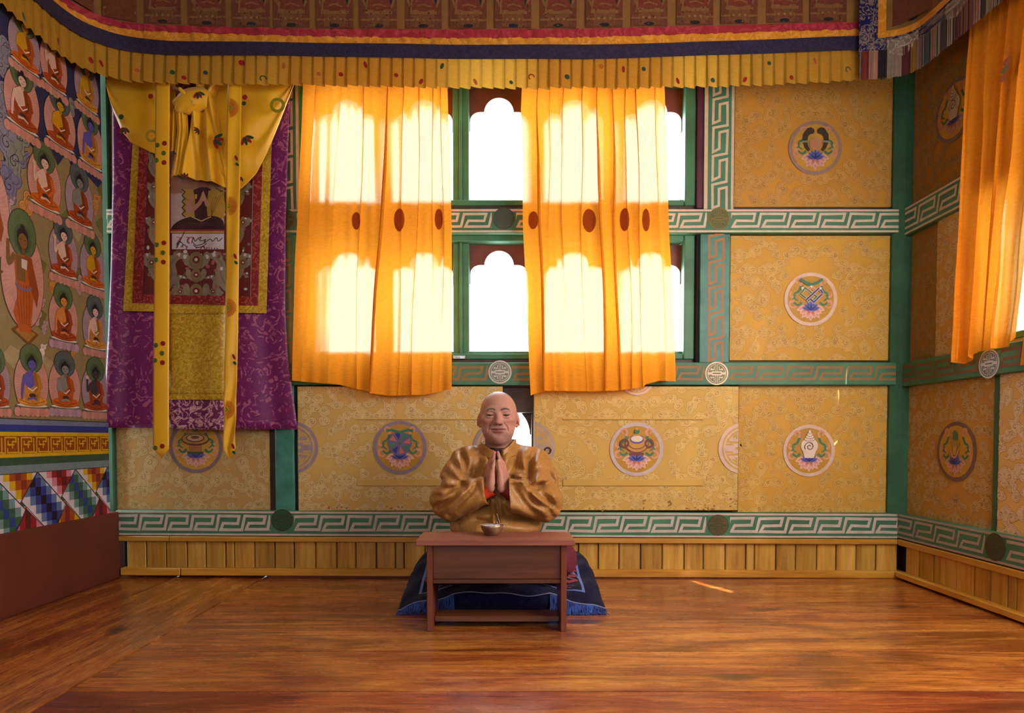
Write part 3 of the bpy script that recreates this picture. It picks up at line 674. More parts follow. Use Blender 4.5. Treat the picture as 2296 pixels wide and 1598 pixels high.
fret_post('trim_5', xb(1571), xb(1638), zm1, zu0, C(168, 112, 62), False, 'teal_paint', False)
fret_post('trim_6', xb(604), xb(672), zu1, zb(150), C(200, 176, 152), True, 'green_paint', True)
fret_post('trim_7', xb(604), xb(662), zm1, zu0, C(150, 104, 62), False, 'green_paint', False)
# teal post lower left with a dark slot beside it
def post(name, x0, x1, z0, z1, Y, mat, ch=.02):
    poly = [(x0, W0), (x0, Y + ch), (x0 + ch, Y), (x1 - ch, Y), (x1, Y + ch), (x1, W0)]
    o = link(name, prism([(a, b, z0) for a, b in poly], (0, 0, z1 - z0)), mat); o['kind'] = 'structure'; return o
post('trim_8', xb(611), xb(655), zf1, zm0, 3.53, 'teal_paint', .008)
post('trim_9', -2.10, -2.043, zf1, ZC, 3.53, 'green_dark', .006)
post('trim_10', xb(2002, 3.5, 1000), 2.10, zf1 - .01, ZC, 3.50, 'green_dark', .04)
# wainscot: planks between two rails
zr1, zr0 = zf0 - .002, zb(1216); zq1, zq0 = zb(1276), zb(1292)
XW0 = xb(272, YF, 1240)
rl = link('trim_11', skew(boxes([((XW0 - .01, 3.512, zr0), (xb(380, YF, 1200), W0, zr1)), ((xb(382, YF, 1200), 3.508, zr0), (XR, W0, zr1))], .003)), 'rail_wood'); rl['kind'] = 'structure'
rb = link('baseboard_1', skew(boxes([((XW0, 3.508, zq0), (xb(405, YF, 1280), W0, zq1)), ((xb(407, YF, 1280), 3.510, zq0), (XR, W0, zq1))], .003)), 'rail_wood'); rb['kind'] = 'structure'
wb = link('wainscot', boxes([((XW0, 3.553, zq0), (XR, W0, zr0))]), 'black_gap'); wb['kind'] = 'structure'; wb.name = 'trim_12'
rnd = random.Random(3); x = XW0 + .02; k = 0
while x < XR - .03:
    wd = rnd.uniform(.098, .114) if k % 9 != 5 else .045
    x1 = min(x + wd, XR - .02)
    child('plank', skew(box((x + .002, 3.534 + rnd.uniform(-.002, .002), zq1 - .01), (x1 - .003, 3.556, zr0 + .012), .004)), 'wain_wood', wb); x = x1; k += 1
# ---------------------------------------------------------------- right wall
rw0, rw1, rzl0, rzl1, rzu0, rzu1 = 0.70, 2.97, 1.13, 1.76, 1.94, 2.55
wr2 = link('wall_right', boxes([((2.065, 2.97, 0), (2.20, 3.8, ZC)), ((2.065, -3.2, 0), (2.20, 0.70, ZC)), ((2.065, 0.70, 0), (2.20, 2.97, rzl0)), ((2.065, 0.70, rzl1), (2.20, 2.97, rzu0)), ((2.065, 0.70, rzu1), (2.20, 2.97, ZC))]), 'plaster'); wr2['kind'] = 'structure'
def ER(px, py, r, kind, ring, dull=1.0): v = on_x(px, py, XR); return (-v[1], v[2], r, kind, ring, dull)
panel(wr2, -3.52, 1.905, -2.98, 2.95, XR, .015, C(160, 108, 36), CL_D, [ER(2142, 247, .138, 'conch', C(120, 98, 104), .8)], 21, 'right')
panel(wr2, -3.52, 1.10, -3.27, 1.80, XR, .015, C(150, 106, 46), CL_D, [], 22, 'right')
panel(wr2, -3.27, 1.10, -2.985, 1.80, 2.035, .03, C(196, 154, 78), (C(206, 178, 130), C(110, 80, 44)), [], 23, 'right')
panel(wr2, -3.52, .30, -2.875, 1.02, XR, .015, C(178, 130, 54), (C(186, 150, 92), C(104, 72, 34)), [ER(2145, 1012, .136, 'parasol', C(112, 84, 82), .9)], 24, 'right')
panel(wr2, -2.835, .30, -1.9, 1.02, 2.035, .03, C(204, 164, 92), (C(214, 188, 146), C(112, 82, 48)), [], 25, 'right')
gp = link('trim_13', box((2.04, 2.835, .30), (2.07, 2.875, 1.02), .002), 'green_dark'); gp['kind'] = 'structure'
def beam_right(name, z0, z1, col, lines, disks, w=.0125, y0=3.53):
    o = link(name, box((2.012, -1.0, z0), (2.07, y0, z1), .004), GM); o['kind'] = 'structure'
    P = Paint(); h = z1 - z0; u0, u1 = -y0, -1.4
    if lines:
        for za, zb_ in ((z0 + .003, z0 + .013), (z1 - .013, z1 - .003)): P.rect(u0, za, u1, zb_, col)
    cuts = [u0] + [d[0] for d in disks] + [u1]
    for i in range(len(cuts) - 1):
        a = cuts[i] + (.062 if i else 0); b = cuts[i + 1] - (.062 if i < len(cuts) - 2 else 0)
        n = max(1, round((b - a) / .148)); fret(P, a, b, z0 + h * .26, z1 - h * .22, col, (b - a) / n, w)
    fn = lambda u, v: (Vector((2.012, -u, v)), Vector((-1, 0, 0)))
    P.build('painted_fret', fn, o)
    if disks:
        P = Paint()
        for dx, dz, r, fg, bg in disks: shou(P, dx, dz, r, fg, bg, 3)
        P.build('painted_emblem', fn, o)
beam_right('trim_14', zu0 - .02, zu1 - .002, C(200, 180, 164), True, [])
v = on_x(2218, 815, 2.012); beam_right('trim_15', zm0 - .01, zm1 - .004, C(120, 78, 52), False, [(-v[1], v[2], .062, C(196, 200, 206), C(90, 112, 110))])
v = on_x(2232, 1226, 2.012); beam_right('trim_16', zf0 - .004, zf1 - .008, C(168, 150, 140), True, [(-v[1], v[2], .058, C(60, 66, 42), C(78, 70, 48))])
r2 = link('trim_17', box((2.004, -1.0, zr0 - .01), (2.07, 3.50, zr1 - .006), .003), 'rail_wood_y'); r2['kind'] = 'structure'
r3 = link('baseboard_2', box((1.99, -1.0, 0.012), (2.07, 3.49, zq1 - .006), .003), 'rail_wood_y'); r3['kind'] = 'structure'
wb2 = link('trim_18', boxes([((2.05, -1.0, 0.01), (2.07, 3.55, zr0))]), 'black_gap'); wb2['kind'] = 'structure'
y = 3.47; k = 0
while y > 1.2:
    wd = rnd.uniform(.10, .118) if k % 5 != 2 else .05
    child('plank', box((2.030 + rnd.uniform(-.002, .002), y - wd + .003, zq1 - .02), (2.055, y - .002, zr0 + .004), .004), 'wain_wood', wb2); y -= wd; k += 1
# right window (mostly outside the frame)
rod = link('trim_21', boxes([((-1.15, 3.445, 2.575), (1.0, 3.58, 2.60))]), 'dark_wood'); rod['kind'] = 'structure'
w4 = empty('window_4', (2.1, 2.3, 0)); w4['kind'] = 'structure'
for z0, z1 in ((rzl0, rzl1), (rzu0, rzu1)):
    child('frame', boxes([((2.06, 2.90, z0), (2.18, 2.97, z1)), ((2.06, 0.70, z0), (2.18, 0.77, z1)), ((2.06, 0.77, z0), (2.18, 2.90, z0 + .03)), ((2.06, 0.77, z1 - .03), (2.18, 2.90, z1))], .004), GM, w4)
    for yc in (1.02, 1.47, 1.80): child('mullion', box((2.08, yc - .03, z0 + .03), (2.17, yc + .03, z1 - .03), .004), GM, w4)
    child('sun_blocker', box((2.085, 2.10, z0 + .03), (2.12, 2.76 if z0 < 1.5 else 2.89, z1 - .03), .004), 'dark_wood', w4)  # opaque board added out of view to stop stray sun patches
    child('pane', boxes([((2.14, 0.77, z0 + .03), (2.144, 2.90, z1 - .03))]), 'window_glass', w4)
# ---------------------------------------------------------------- left wall: plinth, painted bands, mural
XM = -2.03
wl = link('wall_left', boxes([((-2.2, -3.2, 0), (XM - .004, 3.452, ZC))]), 'plaster'); wl['kind'] = 'structure'
zpl = on_x(120, 1174, -2.02)[2]
pl = link('trim_19', box((-2.2, -3.0, 0.0), (-2.015, 3.535, zpl), .006), 'maroon_paint'); pl['kind'] = 'structure'
def zl(y, x=120): return on_x(x, y, XM)[2]
def yl(x, y=900): return on_x(x, y, XM)[1]
# ------------------------------------------------------------------ painted mural on the left wall
mz = [zl(v) for v in (942, 954, 969, 1021.5, 1038, 1055)]
Y0m, Y1m = 1.9, 3.452
mur = link('mural', boxes([((XM - .004, Y0m, zpl - .01), (XM, Y1m, 2.95))]), 'plaster'); mur['kind'] = 'structure'; mur.name = 'trim_20'
P = Paint((Y0m, zpl, Y1m, 2.95))
P.rect(Y0m, mz[0], Y1m, 2.95, C(142, 124, 82), 0)
# navy sky with a jagged lower edge
zz = [(Y0m, 2.95), (Y0m, zl(300, 20))]
jag = [(20, 455), (45, 330), (60, 345), (75, 330), (100, 350), (118, 322), (140, 378), (160, 350), (185, 425), (205, 400), (240, 440)]
navy = [(yl(a), on_x(a, b, XM)[2]) for a, b in jag]
for (a, b), (c, d) in zip(navy[:-1], navy[1:]): P.poly([(a, b), (c, d), (c, 2.95), (a, 2.95)], C(44, 46, 82), 1)
P.rect(Y0m, zl(330, 20), navy[0][0], 2.95, C(44, 46, 82), 1)
rnd = random.Random(5)
for k in range(26):
    a, b = rnd.uniform(20, 235), rnd.uniform(430, 900); v = on_x(a, b, XM)
    c0 = rnd.choice([C(110, 104, 52), C(164, 148, 108), C(96, 92, 50)]); 
    P.poly([(v[1] - .05, v[2]), (v[1] + .02, v[2] - .05), (v[1] + .06, v[2] + .03), (v[1], v[2] + .05)], c0, 1)
def mcloud(x, y, s, col, edge):
    v = on_x(x, y, XM); cloud(P, v[1], v[2], s, 1.2, False, 3, col, edge)
P.bz = 4
for x, y, s, g in ((25, 300, .20, 0), (40, 345, .18, 1), (30, 395, .20, 2), (75, 175, .13, 0), (160, 250, .10, 1), (10, 240, .16, 0), (62, 468, .12, 3), (10, 130, .14, 0), (200, 175, .10, 0), (85, 700, .10, 4), (95, 790, .06, 5), (165, 790, .05, 3), (118, 640, .06, 3), (215, 330, .06, 1), (100, 735, .05, 4), (15, 470, .10, 4), (180, 640, .08, 4), (215, 460, .09, 3)):
    mcloud(x, y, s, [C(128, 124, 140), C(126, 130, 118), C(110, 106, 134), C(196, 136, 58), C(180, 150, 150), C(220, 210, 200)][g], C(50, 46, 60))
P.bz = 0
def buddha(x, yh, yb_, wpx, body, robe, aura, halo, base=C(200, 138, 122), pose=0, z=14, stand=False):
    t0 = on_x(x, yh, XM); b0 = on_x(x, yb_, XM); h = t0[2] - b0[2]; wd = abs(yl(x + wpx / 2) - yl(x - wpx / 2)); u0 = t0[1]; v0 = b0[2]
    T = lambda a, b: (u0 + a * wd, v0 + b * h)
    ln = C(64, 44, 40)
    P.disc(*T(0, .46), wd * .50, ln, z, ry=h * .42, n=32); P.disc(*T(0, .46), wd * .49, aura, z + 1, ry=h * .412, n=32)
    dk = tuple(q * .72 for q in aura[:3]) + (1,)
    for k in range(60):
        a = 2 * pi * k / 60; P.stroke([(u0 + wd * .30 * math.cos(a), v0 + h * (.46 + .25 * math.sin(a))), (u0 + wd * .47 * math.cos(a), v0 + h * (.46 + .395 * math.sin(a)))], .0018, dk, z + 2)
    P.disc(*T(0, .80), wd * .33, ln, z + 3, ry=h * .20, n=26); P.disc(*T(0, .80), wd * .315, halo, z + 4, ry=h * .192, n=26)
    hd = tuple(q * .45 for q in halo[:3]) + (1,); P.disc(*T(0, .76), wd * .20, tuple(q * .7 for q in halo[:3]) + (1,), z + 5, ry=h * .12, n=20); P.disc(*T(0, .74), wd * .14, hd, z + 6, ry=h * .09, n=18)
    z += 7
    rd = tuple(q * .62 for q in robe[:3]) + (1,); rl_ = tuple(min(1, q * 1.35) for q in robe[:3]) + (1,); bd = tuple(q * .75 for q in body[:3]) + (1,)
    if stand:
        P.poly([T(-.20, .62), T(.18, .64), T(.28, .42), (T(.22, .30)), T(.14, .02), T(-.12, .02), T(-.24, .16), T(-.14, .30), T(-.18, .44)], robe, z + 2)
        P.poly([T(-.16, .62), T(.06, .62), T(.04, .42), T(-.16, .42)], body, z + 3)
        P.stroke(crv([T(-.18, .62), T(-.31, .54), T(-.33, .62), T(-.33, .72)], 5), wd * .10, body, z + 4, wd * .06)
        P.poly([T(.04, .64), T(.20, .63), T(.36, .36), T(.30, .24), T(.14, .40)], rd, z + 4); P.poly([T(-.04, .60), T(.10, .60), T(.08, .52), T(-.04, .53)], C(200, 186, 170), z + 5)
        for k in range(5): P.stroke([T(-.12 + k * .06, .40), T(-.15 + k * .07, .26), T(-.10 + k * .05, .08)], .004, rd, z + 5)
        P.stroke(arc(T(0, .40)[0], T(0, .40)[1], wd * .18, pi * 1.05, pi * 1.95, 8, .5), .012, C(110, 100, 130), z + 6)
        P.poly([T(-.30, .02), T(.10, -.08), T(.34, .02), T(-.06, .09)], C(120, 76, 26), z); P.poly([T(-.22, .02), T(.08, -.055), T(.26, .02), T(-.05, .07)], C(160, 112, 44), z + 1)
        hy = .745
    else:
        for k in range(7): P.disc(*T(-.42 + k * .14, .075), wd * .095, tuple(q * (.86 if k % 2 else 1) for q in base[:3]) + (1,), z + (k % 2), ry=h * .062, n=12)
        P.disc(*T(0, .150), wd * .50, C(96, 104, 82), z + 2, ry=h * .022, n=20); P.disc(*T(0, .165), wd * .44, C(214, 206, 196), z + 3, ry=h * .022, n=20)
        P.disc(*T(0, .225), wd * .43, robe, z + 4, ry=h * .075, n=24); P.disc(*T(-.24, .225), wd * .19, rl_, z + 5, ry=h * .05, n=14); P.disc(*T(.24, .225), wd * .19, rl_, z + 5, ry=h * .05, n=14)
        for s in (-1, 1): P.stroke([T(s * .06, .19), T(s * .22, .21), T(s * .36, .235)], .004, rd, z + 6)
        P.poly([T(-.22, .58), T(-.10, .63), T(.10, .63), T(.22, .58), T(.26, .40), T(.20, .22), T(-.20, .22), T(-.24, .40)], robe, z + 6)
        P.poly([T(-.20, .58), T(-.06, .64), T(.04, .62), T(.07, .44), T(-.10, .38), T(-.20, .44)], body, z + 7)
        P.stroke([T(.06, .62), T(.13, .44), T(.10, .26)], wd * .10, rd, z + 8); P.stroke([T(-.13, .40), T(0, .36), T(.13, .42)], .005, C(220, 210, 200), z + 9)
        if pose == 0: P.stroke([T(-.20, .57), T(-.27, .42), T(-.30, .24)], wd * .09, body, z + 9, wd * .05)
        elif pose == 1: P.stroke(crv([T(-.20, .56), T(-.29, .46), T(-.31, .54), T(-.30, .64)], 5), wd * .08, body, z + 9, wd * .05); P.disc(*T(-.31, .66), wd * .06, C(200, 170, 150), z + 10, ry=h * .03)
        else: P.stroke([T(-.20, .56), T(-.24, .42), T(-.04, .38)], wd * .08, body, z + 9, wd * .05)
        P.stroke([T(.20, .56), T(.26, .42), T(.04, .29)], wd * .08, robe if pose != 1 else rl_, z + 9, wd * .05)
        P.disc(*T(.0, .30), wd * .10, C(70, 46, 40), z + 10, ry=h * .03); P.stroke([T(-.14, .25), T(.02, .27), T(.14, .24)], wd * .05, body, z + 11, wd * .03)
        hy = .715
    P.disc(*T(0, hy + .045), wd * .125, C(34, 30, 36), z + 9, ry=h * .058, n=16); P.disc(*T(0, hy + .105), wd * .05, C(34, 30, 36), z + 9, ry=h * .028, n=10)
    P.disc(*T(0, hy), wd * .105, body, z + 10, ry=h * .060, n=16); P.rect(*T(-.04, hy - .11), *T(.04, hy - .04), bd, z + 9)
    for s in (-1, 1): P.stroke([T(s * .03, hy + .008), T(s * .07, hy + .012)], .003, C(50, 34, 34), z + 11)
    P.stroke([T(-.03, hy - .03), T(.03, hy - .03)], .0025, C(150, 60, 50), z + 11)
WH, YEL, ORB, BLU, DRK, GRY, GLD = C(214, 178, 158), C(196, 148, 22), C(204, 128, 60), C(92, 84, 170), C(62, 56, 60), C(128, 128, 118), C(120, 84, 36)
RB, RO, RY = C(150, 62, 22), C(178, 84, 22), C(186, 124, 40)
AP, AV = C(198, 144, 130), C(164, 138, 148)
HG, HB = C(84, 104, 66), C(82, 92, 92)
buddha(52, 20, 172, 74, YEL, RO, AV, HG, pose=2); buddha(118, 62, 218, 62, WH, RB, AP, HB, pose=1); buddha(192, 120, 262, 56, YEL, RY, AV, HB)
buddha(46, 130, 312, 82, WH, RB, AP, HG, pose=0); buddha(132, 195, 348, 72, YEL, RB, AP, HB, pose=2); buddha(200, 240, 392, 58, BLU, RY, AP, HG)
buddha(97, 318, 490, 76, WH, RO, AP, HG, pose=1); buddha(176, 366, 524, 64, GRY, RB, AV, HB, pose=2)
buddha(47, 468, 748, 98, GLD, RO, AP, HG, stand=True)
buddha(140, 486, 640, 66, WH, RB, AV, HB, pose=1); buddha(206, 520, 664, 58, YEL, RO, AV, HG, pose=2)
buddha(140, 633, 786, 66, ORB, RB, AP, HG, base=C(176, 142, 158)); buddha(211, 660, 802, 56, WH, RY, AV, HB)
buddha(68, 770, 936, 78, BLU, RY, AP, HG); buddha(143, 786, 936, 72, GRY, RO, AP, HB, base=C(176, 142, 158), pose=2); buddha(212, 800, 942, 62, DRK, RB, AV, HG, pose=1)
buddha(-12, 775, 936, 66, WH, RB, AV, HG); buddha(-40, 300, 600, 120, WH, RO, AP, HG, stand=True)
# rainbow aura of the great figure cut by the frame
v = on_x(-60, 380, XM); RB_ = yl(21) - v[1]
for k in range(18):
    a = -1.2 + k * .135; P.ring(v[1], v[2], RB_ * .45, RB_, [C(176, 96, 70), C(116, 108, 140), C(190, 150, 130)][k % 3], 6, 3, 1.15, a, a + .12)
# painted bands
Pb = P; z = 60
Pb.rect(Y0m, mz[1], Y1m, mz[0], C(106, 118, 142), z); Pb.rect(Y0m, mz[2], Y1m, mz[1], C(44, 54, 132), z); Pb.rect(Y0m, mz[3], Y1m, mz[2], C(206, 164, 18), z)
Pb.rect(Y0m, mz[4], Y1m, mz[3], C(52, 80, 58), z); Pb.rect(Y0m, mz[5], Y1m, mz[4], C(112, 132, 140), z); Pb.rect(Y0m, mz[0] - .002, Y1m, mz[0] + .002, C(50, 44, 44), z + 1)
Pb.rect(Y0m, zl(1014), Y1m, zl(977.5), C(138, 62, 10), z + 1)
za, zb_ = zl(1012), zl(980); hh = zb_ - za; per = .092
for k in range(int((Y1m - Y0m) / per) + 1):
    u = Y0m + k * per
    Tq = lambda a, b: (u + a * per, za + b * hh)
    Pb.stroke([Tq(-.06, .0), Tq(.14, .0), Tq(.14, .98), Tq(.80, .98), Tq(.80, .72), Tq(.58, .72), Tq(.58, .28)], .006, C(210, 168, 20), z + 2)
    Pb.stroke([Tq(.32, .80), Tq(.32, .52), Tq(.70, .52)], .006, C(210, 168, 20), z + 2); Pb.stroke([Tq(.28, .30), Tq(.28, .02), Tq(.94, .02), Tq(.94, .98)], .006, C(210, 168, 20), z + 2)
# chequered lozenges
def cclip(sub, clp):
    out = list(sub); n = len(clp)
    for i in range(n):
        a, b = clp[i], clp[(i + 1) % n]; inp = out; out = []
        for j in range(len(inp)):
            p, q_ = inp[j], inp[(j + 1) % len(inp)]
            dp = (b[0] - a[0]) * (p[1] - a[1]) - (b[1] - a[1]) * (p[0] - a[0]); dq = (b[0] - a[0]) * (q_[1] - a[1]) - (b[1] - a[1]) * (q_[0] - a[0])
            if dp >= 0: out.append(p)
            if (dp >= 0) != (dq >= 0): t_ = dp / (dp - dq); out.append((p[0] + (q_[0] - p[0]) * t_, p[1] + (q_[1] - p[1]) * t_))
        if len(out) < 3: return None
    return out
zt, zbm = mz[5], zpl - .02; H = zt - zbm
Pb.rect(Y0m, zbm, Y1m, zt, C(206, 196, 200), z)
PAL = {'b': [C(24, 18, 34), C(46, 54, 132), C(92, 116, 156), C(204, 198, 206)], 'g': [C(44, 58, 130), C(52, 92, 66), C(108, 142, 140), C(204, 198, 206)],
       'y': [C(128, 42, 30), C(160, 78, 20), C(206, 166, 14), C(204, 196, 200)], 'r': [C(88, 28, 28), C(146, 30, 36), C(204, 128, 148), C(208, 196, 204)]}
def lozenge(poly, pal, cu, cv, slope, z):
    area2 = sum(poly[i][0] * poly[(i + 1) % len(poly)][1] - poly[(i + 1) % len(poly)][0] * poly[i][1] for i in range(len(poly)))
    if area2 < 0: poly = poly[::-1]
    cw, ch = .0335, .0385
    for i in range(-9, 10):
        for j in range(-9, 10):
            u, v = cu + i * cw, cv + j * ch
            c = cclip([(u, v), (u + cw, v), (u + cw, v + ch), (u, v + ch)], poly)
            if c: Pb.poly(c, PAL[pal][min(3, abs(i + (j if slope else 0)))], z)
    for a, b in zip(poly, poly[1:] + poly[:1]): Pb.stroke([a, b], .003, C(46, 36, 44), z + 1)
ap = yl(78.5, 1050)
for k in range(-5, 4):
    A0 = ap + .257 * k; A1 = A0 + .257
    lozenge([(A0, zt), (A0 - .10, zt - H * .46), (A0 + .09, zt - H * 1.12), (A0 + .185, zt - H * .62)], 'b' if k % 2 == 0 else 'g', A0 + .02, zt - H * .55, 1, z + 2)
    lozenge([(A0 + .003, zt), (A1 - .003, zt), (A0 + .1487, zt - H * .49)], 'r' if k % 2 == 0 else 'y', A0 + .125, zt - .03, 1, z + 2)
    lozenge([(A0 - .074, zt - H * .585), (A0 - .164, zt - H * 1.11), (A0 + .084, zt - H * 1.11)], 'r' if k % 2 == 0 else 'y', A0 - .08, zt - H * .95, 0, z + 2)
    for m, (a, b) in enumerate(((-.112, .49), (-.088, .50), (-.100, .58), (-.080, .60))):
        Pb.rect(A0 + a - .012, zt - H * b - .012, A0 + a + .012, zt - H * b + .012, [C(150, 36, 30), C(46, 84, 58), C(50, 56, 130), C(176, 84, 24)][m % 4], z + 1)
P.build('painted_figures', plane_left(XM), mur, 'paint', .00015, .0006)
# ------------------------------------------------------------------ hanging valances
class Path:
    def __init__(s, pts, n=900):
        p = np.array(pts, float); d = np.r_[0, np.cumsum(np.linalg.norm(np.diff(p, axis=0), axis=1))]
        # Catmull-Rom-like smoothing by dense linear sampling + box blur
        t_ = np.linspace(0, d[-1], n); x = np.interp(t_, d, p[:, 0]); y = np.interp(t_, d, p[:, 1])
        k = 25; pad = lambda a: np.r_[2 * a[0] - a[k:0:-1], a, 2 * a[-1] - a[-2:-k - 2:-1]]
        f = np.ones(2 * k + 1) / (2 * k + 1); x = np.convolve(pad(x), f, 'valid'); y = np.convolve(pad(y), f, 'valid')
        s.s = np.r_[0, np.cumsum(np.hypot(np.diff(x), np.diff(y)))]; s.x, s.y = x, y; s.L = s.s[-1]
        tx, ty = np.gradient(x), np.gradient(y); l = np.hypot(tx, ty); s.nx, s.ny = ty / l, -tx / l
    def at(s, u):
        return np.interp(u, s.s, s.x), np.interp(u, s.s, s.y), np.interp(u, s.s, s.nx), np.interp(u, s.s, s.ny)
def sheet(path, u0, u1, zlo, zhi, off, du=.008, nv=6):
    """surface over path between heights zlo(u), zhi(u); off(u, t) = distance out from the path"""
    n = int((u1 - u0) / du) + 1; rows = []
    for j in range(nv + 1):
        t_ = j / nv; r = []
        for i in range(n + 1):
            u = u0 + (u1 - u0) * i / n; x, y, nx, ny = path.at(u); o = off(u, t_)
            r.append((x + nx * o, y + ny * o, zlo(u) + (zhi(u) - zlo(u)) * t_))
        rows.append(r)
    return grid_mesh(rows)
vp = Path([(-2.0, 1.7), (-2.0, 2.6), (-2.0, 3.12), (-1.975, 3.20), (-1.92, 3.27), (-1.83, 3.305), (-1.6, 3.315), (0, 3.32), (1.0, 3.32), (1.70, 3.32)])
def px_of(u):
    x, y, _, _ = vp.at(u); return PX + F * x / y if (y > 3.2 and x > -1.9) else 240
def bandz(tbl): 
    zt = [(x, zb(y, 3.315)) for x, y in tbl]
    return lambda u: interp(zt, px_of(u))
z_bot = bandz([(240, 186), (400, 191), (660, 192), (1000, 199), (1200, 200), (1500, 198), (1700, 193), (1890, 183)])
z_nl = bandz([(240, 122), (400, 130), (660, 131), (1000, 137), (1300, 138), (1500, 132), (1890, 118)])
z_nt = bandz([(240, 88), (400, 98), (700, 101), (1000, 105), (1300, 105), (1500, 101), (1890, 86)])
z_gt = bandz([(240, 72), (400, 76), (700, 84), (1000, 88), (1300, 86), (1500, 80), (1890, 68)])
z_pt = bandz([(240, 56), (400, 61), (700, 68), (1000, 69), (1300, 67), (1500, 62), (1890, 52)])
val = empty('valance', (0, 3.315, 0)); tag(val, 'long pleated yellow valance with navy and pink bands across the back wall', 'valance', None)
PL = .0535
rv = [random.Random(9).uniform(-1, 1) for _ in range(400)]
rr9 = random.Random(9); rv = [rr9.uniform(-1, 1) for _ in range(400)]
def frill(u, t_):
    q = u / PL; i = int(q); f = q - i
    return .004 + (1 - t_ * .45) * (.021 * (1 - f) ** .9 + .004 * math.sin(f * pi)) + .003 * rv[i % 400] * (1 - t_)
def zfr(u): i = int(u / PL); f = u / PL - i; return z_bot(u) - .004 * math.sin(f * pi) + .003 * rv[(i + 50) % 400]
child('pleated_frill', sheet(vp, 0, vp.L, zfr, lambda u: z_nl(u) + .01, frill, .0028, 4), 'valance_yellow', val)
ripple = lambda a, k: (lambda u, t_: .014 + a * math.sin(u * k) * math.sin(u * k * .37 + 1) + a * .5 * math.sin(u * k * 2.3 + t_ * 2))
child('navy_band', sheet(vp, 0, vp.L, z_nl, z_nt, lambda u, t_: .024 + .002 * math.sin(u * 9), .03, 3), 'navy_cloth', val)
child('gold_band', sheet(vp, 0, vp.L, lambda u: z_nt(u) - .003, z_gt, ripple(.0035, 60), .008, 4), 'gold_satin', val)
child('pink_band', sheet(vp, 0, vp.L, lambda u: z_gt(u) - .003, z_pt, ripple(.0035, 52), .008, 4), 'pink_satin', val)
pb_ = child('print_band', sheet(vp, 0, vp.L, z_pt, lambda u: 3.02, lambda u, t_: .010 + .004 * math.sin(u * 11), .03, 3), m_plain('print_ground', C(128, 92, 46), .8, .12, 20), val)
def vfn(o): 
    def f(u, v):
        x, y, nx, ny = vp.at(u); return Vector((x + nx * o, y + ny * o, v)), Vector((nx, ny, 0))
    return f
P = Paint()
def niche(P, u0, z0, w, sc=1.0):
    """one printed shrine with a seated figure: throne below, robe, tapering aura"""
    MR, TN, DK, BR, RBc = C(108, 60, 38), C(132, 94, 54), C(38, 36, 40), C(116, 78, 46), C(118, 56, 40)
    R = lambda a, b, c, d, col, z: P.rect(u0 + a * w, z0 + b * sc, u0 + c * w, z0 + d * sc, col, z)
    R(0, 0, 1, .34, MR, 0); c = u0 + w / 2
    P.disc(c, z0 + .20 * sc, w * .52, TN, 1, ry=.145 * sc, n=26); P.disc(c, z0 + .20 * sc, w * .40, MR, 2, ry=.125 * sc, n=24)
    for s_ in (-1, 1): P.disc(c + s_ * w * .30, z0 + .155 * sc, w * .085, DK, 3, ry=.055 * sc, n=12)
    P.poly([(c - .36 * w, z0 + .086 * sc), (c + .36 * w, z0 + .086 * sc), (c + .22 * w, z0 + .19 * sc), (c - .22 * w, z0 + .19 * sc)], RBc, 4)
    P.stroke([(c - .24 * w, z0 + .19 * sc), (c - .32 * w, z0 + .13 * sc), (c - .34 * w, z0 + .08 * sc)], w * .08, TN, 5, w * .05)
    P.disc(c, z0 + .145 * sc, w * .085, DK, 6, ry=.015 * sc); P.disc(c, z0 + .155 * sc, w * .05, TN, 7, ry=.012 * sc, n=8)
    P.stroke([(c - .16 * w, z0 + .105 * sc), (c, z0 + .112 * sc), (c + .22 * w, z0 + .10 * sc)], w * .04, TN, 6)
    R(.12, .066, .88, .080, TN, 4); R(.20, .008, .80, .066, BR, 3); R(.0, .034, .26, .044, TN, 4); R(.74, .034, 1, .044, TN, 4)
    for k in range(7): P.disc(u0 + w * (.26 + k * .08), z0 + (.030 + .012 * (k % 2)) * sc, w * .035, [C(128, 64, 50), C(150, 112, 70)][k % 2], 5, n=7)
    P.disc(c, z0 + .012 * sc, w * .14, DK, 6, ry=.009 * sc, n=12)
    rn = random.Random(int(u0 * 977))
    for k in range(46):
        a_, b_ = rn.uniform(.04, .96), rn.choice([rn.uniform(.004, .08), rn.uniform(.08, .3)]); P.disc(u0 + a_ * w, z0 + b_ * sc, w * rn.uniform(.012, .030), rn.choice([C(122, 84, 52), C(100, 50, 40), C(136, 98, 60), C(84, 40, 36)]), 8, ry=w * rn.uniform(.010, .03), n=6)
    for k in range(5): R(.02 + k * .035, .002, .035 + k * .035, .03, C(122, 80, 58), 4); R(.83 + k * .035, .002, .845 + k * .035, .03, C(122, 80, 58), 4)
xs = [245, 343, 440, 538, 625, 720, 816, 914, 1012, 1110, 1209, 1310, 1408, 1508, 1605, 1704, 1800]
us = np.linspace(0, vp.L, 1600); pxs = np.array([px_of(u) if vp.at(u)[0] > -1.93 else 0 for u in us])
def u_at(x): return float(np.interp(x, pxs, us))
for x in xs:
    a, b = u_at(x), u_at(x + 80); niche(P, a, z_pt((a + b) / 2) + .002, b - a)
ul = u_at(245) - .21
while ul > .3: niche(P, ul, z_pt(ul) + .002, .172); ul -= .214
P.build('printed_shrine_row', vfn(.0155), val, 'print_cloth')
